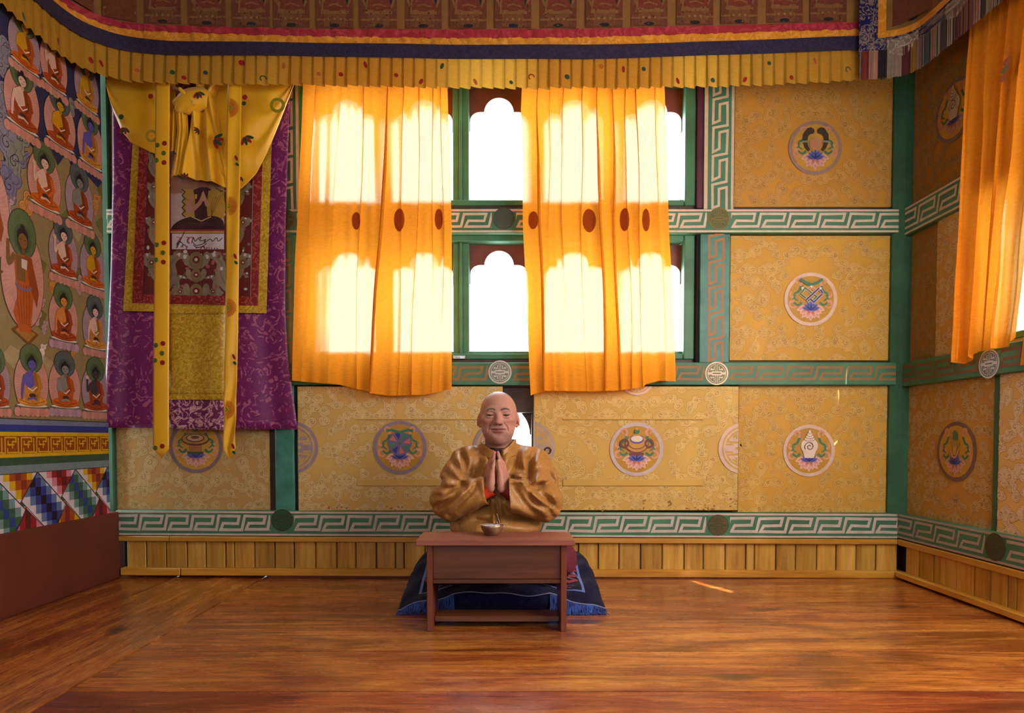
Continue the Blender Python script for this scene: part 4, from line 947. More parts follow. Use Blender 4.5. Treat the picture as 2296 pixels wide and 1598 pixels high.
# printed dots on the frill
P = Paint(); rd = random.Random(21)
def ffn(u, v):
    x, y, nx, ny = vp.at(u); t_ = (v - z_bot(u)) / (z_nl(u) - z_bot(u)); o = frill(u, min(1, max(0, t_))) + .0015
    return Vector((x + nx * o, y + ny * o, v)), Vector((nx, ny, 0))
u = .2
while u < vp.L - .05:
    i = int(u / PL); uc = (i + rd.uniform(.35, .65)) * PL; zc = z_bot(uc) + rd.choice([.025, .05, .085, .10]); cl = rd.choice([C(150, 26, 24), C(38, 74, 44), C(150, 26, 24), C(40, 74, 64), C(176, 96, 40)])
    k = rd.random(); zc = min(zc, z_nl(uc) - .018)
    if k < .6: P.disc(uc, zc, rd.uniform(.009, .014), cl, 0, n=10)
    elif k < .85: P.disc(uc, zc, .008, cl, 0, ry=.016, n=10, rot=rd.uniform(-.6, .6))
    else: P.stroke(arc(uc, zc, .013, 0, 4.2, 8), .005, cl, 0)
    u += rd.uniform(.05, .17)
P.build('printed_dots', ffn, val, 'print_cloth')
# ---- right valance with rainbow fringe
rp = Path([(1.645, 3.27), (1.77, 3.265), (1.84, 3.255), (1.88, 3.22), (1.90, 3.14), (1.905, 3.0), (1.905, 2.6), (1.905, 1.8)], 600)
rvl = empty('valance', (1.9, 3.2, 0)); tag(rvl, 'dark blue brocade valance with multicoloured fringe in the upper right corner', 'valance')
zf_b = lambda u: 2.405 + .006 * math.sin(u * 5); zf_t = lambda u: 2.535 + .012 * math.sin(u * 4.2); zy0 = lambda u: zf_t(u) + .058; zy1 = lambda u: zy0(u) + .030
child('brocade_band', sheet(rp, 0, rp.L, lambda u: zf_t(u) - .02, lambda u: 3.02, lambda u, t_: .006, .03, 4), 'blue_brocade', rvl)
child('yellow_border', sheet(rp, .085, rp.L, zy0, zy1, lambda u, t_: .009, .02, 2), 'gold_satin', rvl)
child('yellow_border', sheet(rp, .085, .122, zy1, lambda u: 3.02, lambda u, t_: .009, .01, 4), 'gold_satin', rvl)
rpm = child('print_band', sheet(rp, .122, rp.L, zy1, lambda u: 3.02, lambda u, t_: .008, .02, 4), 'print_ground', rvl)
P = Paint()
def rfn(u, v):
    x, y, nx, ny = rp.at(u); o = .0095; return Vector((x + nx * o, y + ny * o, v)), Vector((nx, ny, 0))
for k in range(7): niche(P, .15 + k * .235, zy1(.2) + .012, .20, 1.25)
P.build('printed_shrine_row', rfn, rvl, 'print_cloth')
fr = [C(120, 40, 34), C(170, 128, 104), C(22, 20, 26), C(140, 128, 106), C(150, 130, 112), C(84, 26, 34), C(150, 116, 40), C(150, 120, 116), C(40, 84, 88), C(158, 112, 96), C(160, 150, 138), C(24, 22, 28), C(160, 156, 140), C(96, 28, 36), C(130, 60, 40)]
rd = random.Random(4); u = 0.012; k = 0; P = Paint()
while u < rp.L - .02:
    w_ = rd.uniform(.028, .045)
    n = max(3, int(w_ / .0045))
    for j in range(n):
        a = u + w_ * j / n; b = a + w_ / n * 1.05; s_ = rd.uniform(.70, .92); c_ = tuple(min(1, q_ * s_) for q_ in fr[k % 15][:3]) + (1,)
        P.poly([(a + rd.uniform(-.001, .001), zf_b(a) + rd.uniform(-.004, .004)), (b, zf_b(b) + rd.uniform(-.004, .004)), (b, zf_t(b)), (a, zf_t(a))], c_, rd.randint(0, 5))
    u += w_; k += 1
child('fringe_backing', sheet(rp, 0.004, rp.L, lambda u: zf_b(u) + .006, zf_t, lambda u, t_: .0075, .02, 3), m_plain('fringe_back', C(96, 82, 74), .9, .2, 20), rvl)
P.build('fringe', rfn, rvl, 'satin', .001)
for uu in (.20, .52): # silver tongues above the fringe
    child('brocade_tongue', sheet(rp, uu - .075, uu + .075, lambda u, c=uu: zf_t(u) - .012 - .03 * max(0, 1 - abs(u - c) / .075), lambda u: zf_t(u) + .045, lambda u, t_: .013, .01, 4), m_brocade('silver_brocade_%d' % int(uu * 100), C(120, 108, 96), C(168, 158, 140), C(92, 84, 78), 30, .35), rvl)
# ------------------------------------------------------------------ orange curtains
def curtain(label, fnpos, folds, nu=170, nv=70, normal=(0, -1, 0), along=(1, 0, 0), mat='curtain_sheer', wav=.006, seed=1):
    """fnpos(u, v) -> base point; folds: (u_top, u_bot, width, depth, tuck)"""
    N = Vector(normal); A = Vector(along); rows = []; rd = random.Random(seed); ph = [rd.uniform(0, 6) for _ in range(6)]
    for j in range(nv + 1):
        v = j / nv; r = []
        for i in range(nu + 1):
            u = i / nu; p = fnpos(u, v); d = 0; sh = 0
            for ut, ub, wd, dep, tk in folds:
                c = ut + (ub - ut) * v ** .8 + .008 * math.sin(v * 7 + ut * 30); wd *= 1.35; x = (u - c) / wd; e = math.exp(-x * x)
                g = .55 + .45 * min(1, v * 3) if dep > .02 else 1 - .5 * v
                d += dep * e * g; sh += -tk * 1.9 * x * e * g
            d += wav * math.sin(u * 23 + ph[0] + v * 1.5) * (.4 + .6 * v) + wav * .6 * math.sin(u * 51 + ph[1] - v * 2) + wav * .35 * math.sin(u * 90 + ph[2])
            d += .003 * math.sin(v * 22 + u * 9 + ph[3]) * math.sin(u * 14 + ph[4])
            r.append(p + N * d + A * sh)
        rows.append(r)
    o = link('curtain', grid_mesh(rows), mat); tag(o, label, 'curtain', None)
    return o, rows
YC = 3.45
def pxcurtain(L, R, B, ytop=150):
    def f(u, v):
        yl_ = ytop + (B[0][1] - ytop) * v; x0 = interp([(b, a) for a, b in L], yl_); x1 = interp([(b, a) for a, b in R], yl_); x = x0 + (x1 - x0) * u
        xb_ = interp([(b, a) for a, b in L], 870) * (1 - u) + interp([(b, a) for a, b in R], 870) * u
        return on_y(x, ytop + (interp(B, xb_) - ytop) * v, YC)
    return f
c1, r1 = curtain('orange sheer curtain beside the purple scroll, covering the left windows',
    pxcurtain([(682, 150), (680, 195), (672, 400), (662, 600), (655, 870)], [(1003, 150), (1003, 195), (1013, 500), (1013, 880)], [(655, 853), (700, 857), (760, 862), (835, 880), (870, 887), (950, 885), (1013, 872)]),
    [(.605, .50, .026, .030, .030), (.42, .40, .014, .018, .012), (.70, .66, .010, .014, .009), (.815, .75, .012, .016, .011), (.90, .87, .011, .014, .010), (.10, .06, .016, .016, .010), (.965, .93, .010, .012, .008), (.27, .22, .012, .010, .006)], seed=3)
c2, r2_ = curtain('orange sheer curtain right of the bare middle panes',
    pxcurtain([(1170, 150), (1170, 195), (1168, 245), (1172, 350), (1172, 500), (1178, 620), (1184, 760), (1190, 890)], [(1490, 150), (1490, 195), (1497, 400), (1501, 550), (1508, 680), (1515, 870)], [(1190, 886), (1215, 876), (1330, 877), (1390, 875), (1444, 868), (1449, 861), (1480, 853), (1515, 855)]),
    [(.12, .10, .022, .026, .024), (.30, .24, .012, .014, .010), (.42, .385, .011, .016, .011), (.53, .52, .022, .028, .024), (.63, .62, .020, .024, .022), (.73, .70, .012, .016, .011), (.80, .775, .012, .016, .012), (.93, .93, .012, .012, .009), (.20, .16, .010, .010, .006)], seed=8)
# dark printed rounds on the orange cloth
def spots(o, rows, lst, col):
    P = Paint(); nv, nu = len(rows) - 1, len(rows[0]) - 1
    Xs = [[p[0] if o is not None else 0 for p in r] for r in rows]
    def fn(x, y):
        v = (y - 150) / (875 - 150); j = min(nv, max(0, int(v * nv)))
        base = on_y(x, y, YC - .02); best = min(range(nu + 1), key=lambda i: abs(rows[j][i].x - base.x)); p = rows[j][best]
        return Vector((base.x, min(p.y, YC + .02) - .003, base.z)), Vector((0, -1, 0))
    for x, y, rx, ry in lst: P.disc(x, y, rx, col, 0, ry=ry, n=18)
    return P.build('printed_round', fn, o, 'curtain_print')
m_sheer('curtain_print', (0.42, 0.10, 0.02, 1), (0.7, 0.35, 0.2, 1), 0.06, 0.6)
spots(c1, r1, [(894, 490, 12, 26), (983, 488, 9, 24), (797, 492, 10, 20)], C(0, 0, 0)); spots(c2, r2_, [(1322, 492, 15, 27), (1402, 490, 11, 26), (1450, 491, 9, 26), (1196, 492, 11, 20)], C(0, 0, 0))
# curtains of the right window
def rc(u, v):
    ytop, ybot = 2.60, interp([(0, 1.075), (.2, 1.05), (.45, 1.09), (.9, 1.09), (1, 1.12)], u); z = ytop + (ybot - ytop) * v
    ya = 3.02 + .035 * v; yb_ = 2.52 + .17 * v
    return Vector((1.99, ya + (yb_ - ya) * u, z))
c3_, r3_ = curtain('orange curtain with three printed dots on the right wall at the edge of the frame', rc, [(.12, .10, .06, .03, .02), (.34, .36, .05, .022, .015), (.58, .55, .04, .026, .02), (.8, .74, .05, .03, .02)], 90, 60, (-1, 0, 0), (0, -1, 0), seed=5, wav=.006)
P = Paint(); 
for x, y, cl in ((2258, 137, C(170, 84, 24)), (2254, 155, C(120, 104, 40)), (2250, 174, C(170, 84, 24))): v = on_x(x, y, 1.95); P.disc(v[1], v[2], .022, cl, 0, ry=.014)
P.build('printed_round', lambda a, b: (Vector((1.950, a, b)), Vector((-1, 0, 0))), c3_, 'print_cloth')
def rside(ya, yb_, slit=0.0, X=2.003, lean=0.0):
    def f_(u, v):
        z = 2.60 + (1.01 - 2.60) * v; k = math.sqrt(max(0, 1 - ((z - 1.275) / .085) ** 2)); a, b = ya + lean * v + slit * k, yb_
        return Vector((X, a + (b - a) * u, z))
    return f_
c4, _ = curtain('unseen orange curtain added in the right-hand window to hold back the sun', rside(2.512, 1.425, lean=.17), [(.15, .15, .04, .03, .02), (.4, .4, .03, .02, .012), (.7, .7, .03, .03, .02)], 60, 24, (-1, 0, 0), (0, -1, 0), seed=15, wav=.006)  # added out of view to keep the sun off floor and wall
c5, _ = curtain('unseen orange curtain added in the right-hand window, edge notched for a sun streak', rside(1.550, .66, -.150, 1.955), [(.3, .3, .04, .03, .02), (.6, .6, .03, .02, .012)], 40, 90, (-1, 0, 0), (0, -1, 0), seed=16, wav=.004)  # added out of view; notched edge lets one sun streak reach the floor
# ------------------------------------------------------------------ hanging scroll (brocade-mounted picture under a silk cover)
th = empty('hanging_scroll', (-1.62, 3.47, 0)); tag(th, 'purple brocade hanging scroll with a signed picture of a robed sitter under knotted yellow silk', 'hanging scroll')
def patch(L, R, Y, dep, nu=40, nv=60):
    """sheet between two pixel edge polylines (x, y); rows by y"""
    rows = []
    y0 = (L[0][1], R[0][1]); y1 = (L[-1][1], R[-1][1])
    for j in range(nv + 1):
        v = j / nv; a = y0[0] + (y1[0] - y0[0]) * v; b = y0[1] + (y1[1] - y0[1]) * v
        xa = interp([(q_, p_) for p_, q_ in L], a); xb_ = interp([(q_, p_) for p_, q_ in R], b); r = []
        for i in range(nu + 1):
            u = i / nu; r.append(on_y(xa + (xb_ - xa) * u, a + (b - a) * u, Y) + Vector((0, -dep(u, v), 0)))
        rows.append(r)
    return grid_mesh(rows)
YT = 3.475
wave = lambda u, v: .010 * math.sin(u * 19 + 1) * (.25 + .75 * v) * (abs(u - .5) * 2) + .006 * math.sin(u * 41) * v * (abs(u - .5) * 2) ** 2
solidify(child('brocade_mount', patch([(252, 170), (254, 400), (250, 600), (244, 760), (232, 958)], [(652, 170), (646, 330), (641, 500), (640, 690), (646, 800), (657, 880), (669, 963)], YT, wave, 90, 50), 'purple_brocade', th), .003)
flat = lambda u, v: .002 * math.sin(u * 15 + v * 6)
def framepatch(name, o4, i4, Y, mat):
    V = [on_y(*p, Y) for p in o4 + i4]; V += [v + Vector((0, .004, 0)) for v in V]
    Fc = []
    for k in range(4):
        n = (k + 1) % 4; Fc += [(k, n, 4 + n, 4 + k), (8 + k, 12 + k, 12 + n, 8 + n), (k, 8 + k, 8 + n, n), (4 + k, 4 + n, 12 + n, 12 + k)]
    return child(name, mesh(V, Fc), mat, th)
oy = [(304, 200), (612, 200), (597, 702), (276, 697)]; iy = [(318, 212), (592, 212), (577, 684), (297, 678)]
framepatch('yellow_border', oy, iy, YT - .022, 'yellow_brocade')
orr = [(317, 211), (593, 211), (578, 685), (296, 679)]; irr = [(336, 224), (572, 224), (562, 664), (319, 660)]
framepatch('red_border', orr, irr, YT - .026, 'red_brocade')
pic = child('picture', prism([on_y(*p, YT - .020) for p in [(334, 222), (574, 222), (564, 666), (317, 662)]], (0, .003, 0)), m_plain('picture_paper', C(92, 30, 30), .5, .1), th)
P = Paint(); Yp = YT - .020
def pf(x, y): return on_y(x, y, Yp), Vector((0, -1, 0))
# patterned ground: pale scrolling leaves on maroon
GY, OLv, LT, MB = C(134, 122, 106), C(120, 106, 74), C(196, 196, 196), C(84, 26, 28)
rd = random.Random(31)
def leaf(x, y, r, t_): 
    P.stroke(crv([(x + t_ * a * r, y + b * r) for a, b in ((.9, .9), (.5, .55), (.25, .1), (.30, -.4), (.02, -.75), (-.35, -.8))]), r * .62, GY, 2, r * .26)
    for k in range(6): P.disc(x + t_ * r * (.72 - .10 * k), y + r * (.62 - .26 * k), r * .20, GY, 2, ry=r * .14, n=9, rot=t_ * (.5 - k * .2))
    P.stroke(crv([(x + t_ * a * r, y + b * r) for a, b in ((.9, .9), (.5, .55), (.28, .1), (.34, -.4), (.05, -.7))]), r * .10, OLv, 3, r * .05)
    for k in range(5): P.disc(x + t_ * r * (.1 - .16 * k), y - r * (.9 - .05 * k), r * .11, LT if k % 2 else GY, 4, n=7)
for t_, cx in ((1, 398), (-1, 482)): 
    leaf(cx, 610, 46, -t_); leaf(cx + t_ * 6, 640, 24, -t_); leaf(cx - t_ * 66, 600, 34, t_); leaf(cx - t_ * 66, 520, 34, t_); leaf(cx - t_ * 66, 440, 30, t_); leaf(cx - t_ * 66, 370, 30, t_)
for x, y, r in ((440, 585, 30), (440, 655, 28), (440, 618, 22), (404, 655, 14), (478, 655, 14), (340, 590, 18), (545, 590, 18), (345, 500, 16), (545, 500, 16), (345, 420, 16), (545, 420, 16)):
    for k in range(7): a = pi + k * pi / 6; P.disc(x + r * .8 * math.cos(a), y - r * .5 * math.sin(a) - r * .3, r * .28, GY, 4, ry=r * .42, n=8)
    P.disc(x, y, r * .55, OLv, 5, ry=r * .7); P.disc(x, y - r * .1, r * .28, C(110, 34, 36), 6); P.disc(x, y - r * .1, r * .13, LT, 7, n=7)
for k in range(150): 
    x, y = rd.uniform(322, 560), rd.uniform(350, 655); cl = rd.choice([LT, C(160, 90, 80), OLv, GY, C(108, 70, 60)])
    if not (384 < x < 500 and y < 560): P.disc(x, y, rd.uniform(2, 5), cl, 4, ry=rd.uniform(2, 5), n=7)
# the sitter: seen from the folded hands down
P.rect(383, 330, 503, 522, C(178, 158, 158), 10); P.rect(383, 400, 503, 434, C(150, 112, 92), 11)
P.poly([(410, 424), (503, 424), (503, 490), (410, 486)], C(164, 134, 66), 12)
for k in range(9): P.stroke([(408 + k % 2 * 8, 424 + k * 7), (416 - k % 2 * 8, 431 + k * 7)], 2.2, C(60, 46, 40), 13); P.stroke([(484 + k % 2 * 14, 422 + k * 5), (500 - k % 2 * 12, 430 + k * 5)], 2, C(70, 50, 40), 13)
P.poly(crv([(434, 426), (452, 420), (472, 424), (482, 450), (480, 496), (440, 494), (438, 450)], 3), C(66, 36, 42), 14); P.poly(crv([(468, 428), (488, 428), (503, 444), (503, 482), (470, 492), (464, 462)], 3), C(176, 140, 52), 15); [P.stroke(crv([(500 - k * 7, 434 + k * 3), (486 - k * 4, 458), (474, 488 - k * 3)], 3), 1.4, C(132, 98, 34), 16) for k in range(4)]
P.stroke(crv([(430, 440), (424, 474), (446, 458), (453, 446)]), 11, C(176, 128, 112), 16, 8); P.stroke([(466, 462), (460, 446), (455, 432)], 9, C(184, 138, 122), 16, 6)
P.poly([(449, 446), (456, 427), (462, 446), (456, 452)], C(190, 140, 124), 17)
P.poly([(437, 436), (443, 436), (442, 446), (438, 446)], C(206, 160, 60), 18)
P.poly(crv([(383, 518), (388, 506), (404, 494), (430, 486), (454, 490), (474, 484), (496, 490), (503, 504), (503, 518)], 3), C(58, 34, 38), 18); [P.stroke(crv([(396 + k * 12, 512), (420 + k * 10, 500), (446 + k * 9, 506)], 3), 1.2, C(84, 52, 54), 19) for k in range(5)]; P.stroke([(430, 486), (452, 496), (474, 486)], 2, C(196, 176, 110), 19)
P.poly([(452, 452), (468, 450), (476, 496), (450, 496)], C(62, 34, 40), 15)
P.rect(383, 515, 503, 520, C(150, 60, 50), 19); P.rect(383, 519, 503, 522.5, C(190, 160, 80), 20); P.disc(456, 415, 13, C(150, 100, 84), 13, ry=15, n=16)
# label with handwriting
P.rect(386, 524, 503, 559, C(196, 188, 198), 20)
INK = C(30, 26, 44); PKI = C(176, 70, 100)
for x, cl in ((398, C(150, 80, 60)), (396, C(200, 120, 140)), (418, PKI), (427, PKI)): P.stroke([(x, 532), (x + 8, 533), (x + 4, 541), (x + 8, 545)], 2, cl, 21)
for st in ([(414, 520), (397, 556), (401, 543)], [(396, 550), (402, 541), (411, 548), (406, 554), (414, 549), (420, 556)], [(424, 533), (420, 541), (425, 547)], [(430, 546), (434, 533), (438, 541), (446, 534), (452, 532), (448, 538), (454, 540), (462, 537), (458, 543), (466, 540), (472, 536), (478, 541), (486, 533), (490, 541), (499, 534)],
           [(434, 545), (440, 550), (450, 549), (462, 544)], [(434, 549), (442, 555), (454, 553), (464, 546)]): P.stroke(crv(st, 4), 1.7, INK, 22)
for k in range(14): P.disc(rd.uniform(400, 500), rd.uniform(553, 559), 1.6, rd.choice([C(170, 40, 40), C(90, 60, 120)]), 21, n=6)
P.stroke([(446, 564), (455, 552), (462, 560)], 2, C(150, 30, 40), 22)
for t_ in ((336, 345, 319, 660),): P.stroke([(336, 224), (319, 660)], 1.6, C(200, 190, 190), 23); P.stroke([(572, 224), (562, 664)], 1.6, C(190, 176, 170), 23)
P.build('picture_print', pf, pic, 'paint', .00012, .0005)
solidify(child('lower_panel', patch([(378, 684), (378, 893)], [(505, 686), (505, 893)], YT - .024, flat, 12, 16), 'yellow_brocade', th), .003)
for ya, yb_ in ((684, 703), (868, 882), (882, 896)): solidify(child('panel_fold', patch([(378, ya), (378, yb_)], [(505, ya + 1), (505, yb_ + 1)], YT - .030, lambda u, v: .004 * math.sin(v * pi) + .002 * math.sin(u * 22), 24, 5), 'yellow_brocade', th), .002)
solidify(child('bottom_strip', patch([(378, 893), (378, 960)], [(506, 894), (506, 964)], YT - .024, flat, 12, 8), 'purple_light', th), .002)
# silk cover gathered up into a knot
m_plain('silk_yellow', C(228, 174, 10), .42, .08, 3, .4, .03); MATS['silk_yellow'].node_tree.nodes['Principled BSDF'].inputs['Sheen Weight'].default_value = .3
def swag(name, xs_, bot, dep, Y, nu=60, nv=40, top=172):
    rows = []
    for j in range(nv + 1):
        v = j / nv; r = []
        for i in range(nu + 1):
            u = i / nu; x = xs_[0] + (xs_[1] - xs_[0]) * u; r.append(on_y(x, top + (interp(bot, x) - top) * v, Y) + Vector((0, -dep(u, v), 0)))
        rows.append(r)
    return solidify(child(name, grid_mesh(rows), 'silk_yellow', th), .002)
def dl(u, v): return .020 + .022 * math.sin(pi * min(1, u * 1.1)) * math.sin(pi * v) + .008 * math.sin(9 * (v - .75 * u) + 2) * u * v + .005 * math.sin(17 * (v + .2 * u)) * v
def dr(u, v): u = 1 - u; return .020 + .026 * math.sin(pi * min(1, u)) * math.sin(pi * v ** .8) + .010 * math.sin(10 * (v - .9 * u) + 1) * u + .006 * math.sin(21 * (v + .35 * u)) * v
swag('silk_cover', (243, 398), [(243, 196), (250, 228), (262, 262), (278, 298), (300, 324), (345, 346), (372, 352), (398, 340)], dl, YT - .03)
swag('silk_cover', (472, 662), [(472, 350), (500, 392), (520, 415), (542, 427), (556, 415), (578, 392), (602, 346), (632, 272), (652, 222), (662, 196)], dr, YT - .03)
def tail(name, L, R, dep, Y): return solidify(child(name, patch(L, R, Y, dep, 40, 50), 'silk_yellow', th), .002)
tail('silk_tail', [(398, 225), (403, 300), (396, 360), (388, 400)], [(424, 225), (428, 300), (426, 365), (424, 398)], lambda u, v: .02 + .018 * math.sin(pi * u) + .006 * math.sin(u * 20 + v * 3), YT - .045)
tail('silk_tail', [(440, 225), (432, 300), (424, 360), (418, 398)], [(486, 225), (496, 300), (504, 380), (508, 420)], lambda u, v: .02 + .020 * math.sin(u * 9 + 1 + v) + .012 * math.sin(u * 17 - v * 5), YT - .055)
tail('silk_tail', [(380, 250), (380, 342)], [(400, 250), (396, 350)], lambda u, v: .02 + .012 * math.sin(u * 10), YT - .04)
bm = bmesh.new(); bmesh.ops.create_uvsphere(bm, u_segments=48, v_segments=32, radius=1)
kc = on_y(432, 226, YT - .085)
for v_ in bm.verts:
    p = v_.co.copy(); a = math.atan2(p.z - .75, p.x - .95); k = 1 + .045 * math.sin(17 * a + 1.5 * p.y) + .03 * math.sin(29 * a + 2)
    v_.co = Vector((p.x * .092 * k, p.y * .042, p.z * .060 * k + .020 * p.x)) + kc
child('silk_knot', bm_mesh(bm, True), 'silk_yellow', th)
for k in range(5):
    a = on_y(392 + k * 5, 198 + k * 3, YT - .06); b = on_y(424 + k * 3, 218 + k * 4, YT - .12)
    V, Fc = tube_mesh([a, a.lerp(b, .5) + Vector((0, -.02, .008)), b], .011, 8, .7); child('silk_gather', mesh(V, Fc, True), 'silk_yellow', th)
tail('silk_gather', [(446, 192), (452, 215), (448, 236)], [(500, 190), (492, 215), (478, 240)], lambda u, v: .03 + .016 * math.sin(u * 10 + v * 4), YT - .05)
# printed sprays on the silk
P = Paint(); RD, GR = C(150, 26, 20), C(30, 74, 46)
def spray(x, y, r, rot, n=4):
    for k in range(n): a = rot + k * .55; P.disc(x + r * .6 * math.cos(a), y + r * .6 * math.sin(a), r * .5, [GR, RD][k % 2], k % 3, ry=r * .19, n=10, rot=a)
for x, y, r, rot in ((280, 285, 15, .9), (548, 305, 20, .2), (478, 312, 22, -.5), (444, 205, 16, .5), (447, 290, 12, 1.8), (384, 338, 13, .6), (414, 402, 14, 3.6), (540, 395, 12, 1.2)): spray(x, y, r, rot)
for x, y, r, cl in ((272, 262, 6, GR), (338, 216, 6, RD), (549, 218, 6, RD), (547, 232, 5, GR)): P.disc(x, y, r, cl, 0, n=10)
P.ring(622, 236, 10, 17, C(150, 140, 30), 0, 20); P.ring(340, 305, 8, 14, C(166, 146, 30), 0, 18)
P.build('printed_spray', lambda x, y: (on_y(x, y, YT - .128), Vector((0, -1, 0))), th, 'print_cloth', .0005)
# two hanging ribbons
for L, R, tip, kk in (([(349, 172), (348, 300), (346, 600), (343, 900), (343, 1006)], [(381, 172), (380, 300), (380, 600), (379, 900), (379, 1006)], (363, 1027), 0), ([(511, 172), (508, 400), (505, 700), (502, 950), (502, 1010)], [(541, 172), (539, 400), (534, 700), (529, 950), (528, 1004)], (516, 1029), 1)):
    dep = (lambda u, v: .004 * math.sin(u * 3)) if not kk else (lambda u, v: .004 * math.sin(u * 5 + v * 9) + .007 * max(0, v - .75) * 4 * math.sin(u * 7 + v * 60))
    me = patch(L, R, YT - .135, dep, 8, 90); bm = bmesh.new(); bm.from_mesh(me); bm.verts.ensure_lookup_table()
    n = len(bm.verts); tv = bm.verts.new(on_y(*tip, YT - .135)); bm.verts.ensure_lookup_table(); row = [bm.verts[n - 9 + i] for i in range(9)]
    for i in range(8): bm.faces.new((row[i + 1], row[i], tv))
    bmesh.ops.recalc_face_normals(bm, faces=bm.faces); rb_ = solidify(child('ribbon', bm_mesh(bm, True), 'silk_yellow', th), .0015)
    P = Paint(); xl = lambda y: interp([(b, a) for a, b in L], y)
    if not kk:
        for y in (322, 545, 770, 1000):
            for k, (dx, dy, cl) in enumerate(((22, 0, RD), (6, 4, GR), (20, 22, GR), (4, 38, GR), (21, 43, RD))):
                if y + dy < 1012:
                    x = xl(y) + dx
                    if cl is RD: P.disc(x, y + dy, 5.5, RD, 0, n=12)
                    else: P.disc(x, y + dy, 5.5, C(120, 130, 30), 0, n=12); [P.stroke([(x - 4, y + dy + q_), (x + 4, y + dy + q_)], 1.1, GR, 1) for q_ in (-3, 0, 3)]; P.stroke([(x, y + dy - 5), (x, y + dy + 5)], 1.1, GR, 1)
    else:
        for y in (243, 462, 690, 918): [P.ring(xl(y) + 4, y, r_, r_ + 1.3, C(206, 110, 24), 0, 16, 1, -1.4, 1.4) for r_ in (8, 11, 14, 17, 20)]; [P.stroke([(xl(y) + 4 + 8 * math.cos(a_), y + 8 * math.sin(a_)), (xl(y) + 4 + 21 * math.cos(a_), y + 21 * math.sin(a_))], 1.2, C(206, 110, 24), 1) for a_ in np.linspace(-1.35, 1.35, 12)]; P.ring(xl(y) + 4, y, 2, 6, C(130, 140, 30), 1, 12, 1, -1.5, 1.5)
        for y in (355, 575, 800, 1000): P.disc(xl(y) + 22, y, 3, RD, 0, ry=7, n=8, rot=-.4); P.disc(xl(y) + 24, y + 14, 3, GR, 0, ry=5, n=8, rot=-.8)
    P.build('printed_dots', lambda x, y: (on_y(x, y, YT - .1375) + Vector((0, -.008 if y > 700 and kk else -.004, 0)), Vector((0, -1, 0))), rb_, 'print_cloth')
# ------------------------------------------------------------------ low prayer table, bowl, seat rug
TZ = 0.348
tb = empty('prayer_table', (-.045, 2.64, 0)); tag(tb, 'low dark red-brown wooden table with an open lower shelf before the seated man', 'table')
tp = child('table_top', box((-.345, 2.52, TZ - .021), (.247, 2.748, TZ), .003), 'table_top', tb)
for x0, x1 in ((-.3065, -.2845), (.1965, .2185)): child('side_panel', box((x0, 2.545, 0), (x1, 2.735, TZ - .0212), .002), 'table_edge', tb)
child('front_panel', box((-.2840, 2.556, .196), (.196, 2.572, TZ - .0214), .002), 'table_wood', tb)
child('front_rail', box((-.2840, 2.552, .180), (.196, 2.572, .1956), .002), 'table_wood', tb)
child('stretcher', box((-.2840, 2.60, .022), (.196, 2.70, .044), .002), 'table_wood', tb)
child('back_rail', box((-.2840, 2.715, .24), (.196, 2.73, TZ - .0214), .002), 'table_wood', tb)
bx, by = on_z(1104, 1196, TZ)[0], 2.655
bw = empty('bowl', (bx, by, TZ)); tag(bw, 'small bronze bowl heaped with white rice on the low table', 'bowl')
pr = [(0, .0003), (.020, .0003), (.022, .002), (.030, .008), (.039, .020), (.0435, .033), (.0450, .040), (.0440, .0405), (.0425, .033), (.037, .021), (.028, .011), (.0, .007)]
child('bowl_body', lathe(pr, 48, (bx, by, TZ)), 'bowl_metal', bw)
t = NT('rice_white'); t.base(t.ramp(t.noise(t.coords(), 90), [(0.3, C(190, 190, 196)), (0.7, C(236, 236, 240))])); t.set(Roughness=.6)
t = NT('bead_wood'); t.base(t.ramp(t.noise(t.coords(), 40), [(0.3, C(120, 84, 70)), (0.7, C(170, 130, 112))])); t.set(Roughness=.4)
t = NT('incense'); t.base(t.ramp(t.noise(t.coords(), 60), [(0.3, C(150, 140, 120)), (0.7, C(190, 184, 170))])); t.set(Roughness=.6)
V = []; Fc = []; rd = random.Random(6)
for k in range(420):
    a = rd.uniform(0, 2 * pi); r = .0405 * math.sqrt(rd.random()); z = TZ + .034 + .007 * (1 - (r / .0405) ** 2) + rd.uniform(-.001, .001); b = rd.uniform(0, pi)
    c = Vector((bx + r * math.cos(a), by + r * math.sin(a), z)); d = Vector((math.cos(b), math.sin(b), rd.uniform(-.3, .3))) * .0032; e = Vector((-math.sin(b), math.cos(b), 0)) * .0011; f_ = Vector((0, 0, .0011)); i = len(V)
    V += [c + d, c - d, c + e, c - e, c + f_, c - f_]; Fc += [(i, i + 2, i + 4), (i + 2, i + 1, i + 4), (i + 1, i + 3, i + 4), (i + 3, i, i + 4), (i + 2, i, i + 5), (i + 1, i + 2, i + 5), (i + 3, i + 1, i + 5), (i, i + 3, i + 5)]
V2 = [(bx + .041 * math.cos(2 * pi * k / 24), by + .041 * math.sin(2 * pi * k / 24), TZ + .033) for k in range(24)] + [(bx, by, TZ + .040)]; i = len(V)
V += [Vector(q_) for q_ in V2]; Fc += [(i + k, i + (k + 1) % 24, i + 24) for k in range(24)]
rice = child('rice', mesh(V, Fc), 'rice_white', bw); rice['kind'] = 'stuff'
for k, (a, b, lb) in enumerate((((-.048, -.008, .0425), (.060, .004, .0445), 'thin incense stick lying level across the rice bowl'), ((.030, .006, .0470), (.018, .030, .080), 'short incense stick standing up from the rice in the bowl'))):
    V, Fc = tube_mesh([Vector((bx + a[0], by + a[1], TZ + a[2])), Vector((bx + b[0], by + b[1], TZ + b[2]))], .0011, 6); o = link('incense_stick', mesh(V, Fc), 'incense'); tag(o, lb, 'incense', 'incense in the bowl')
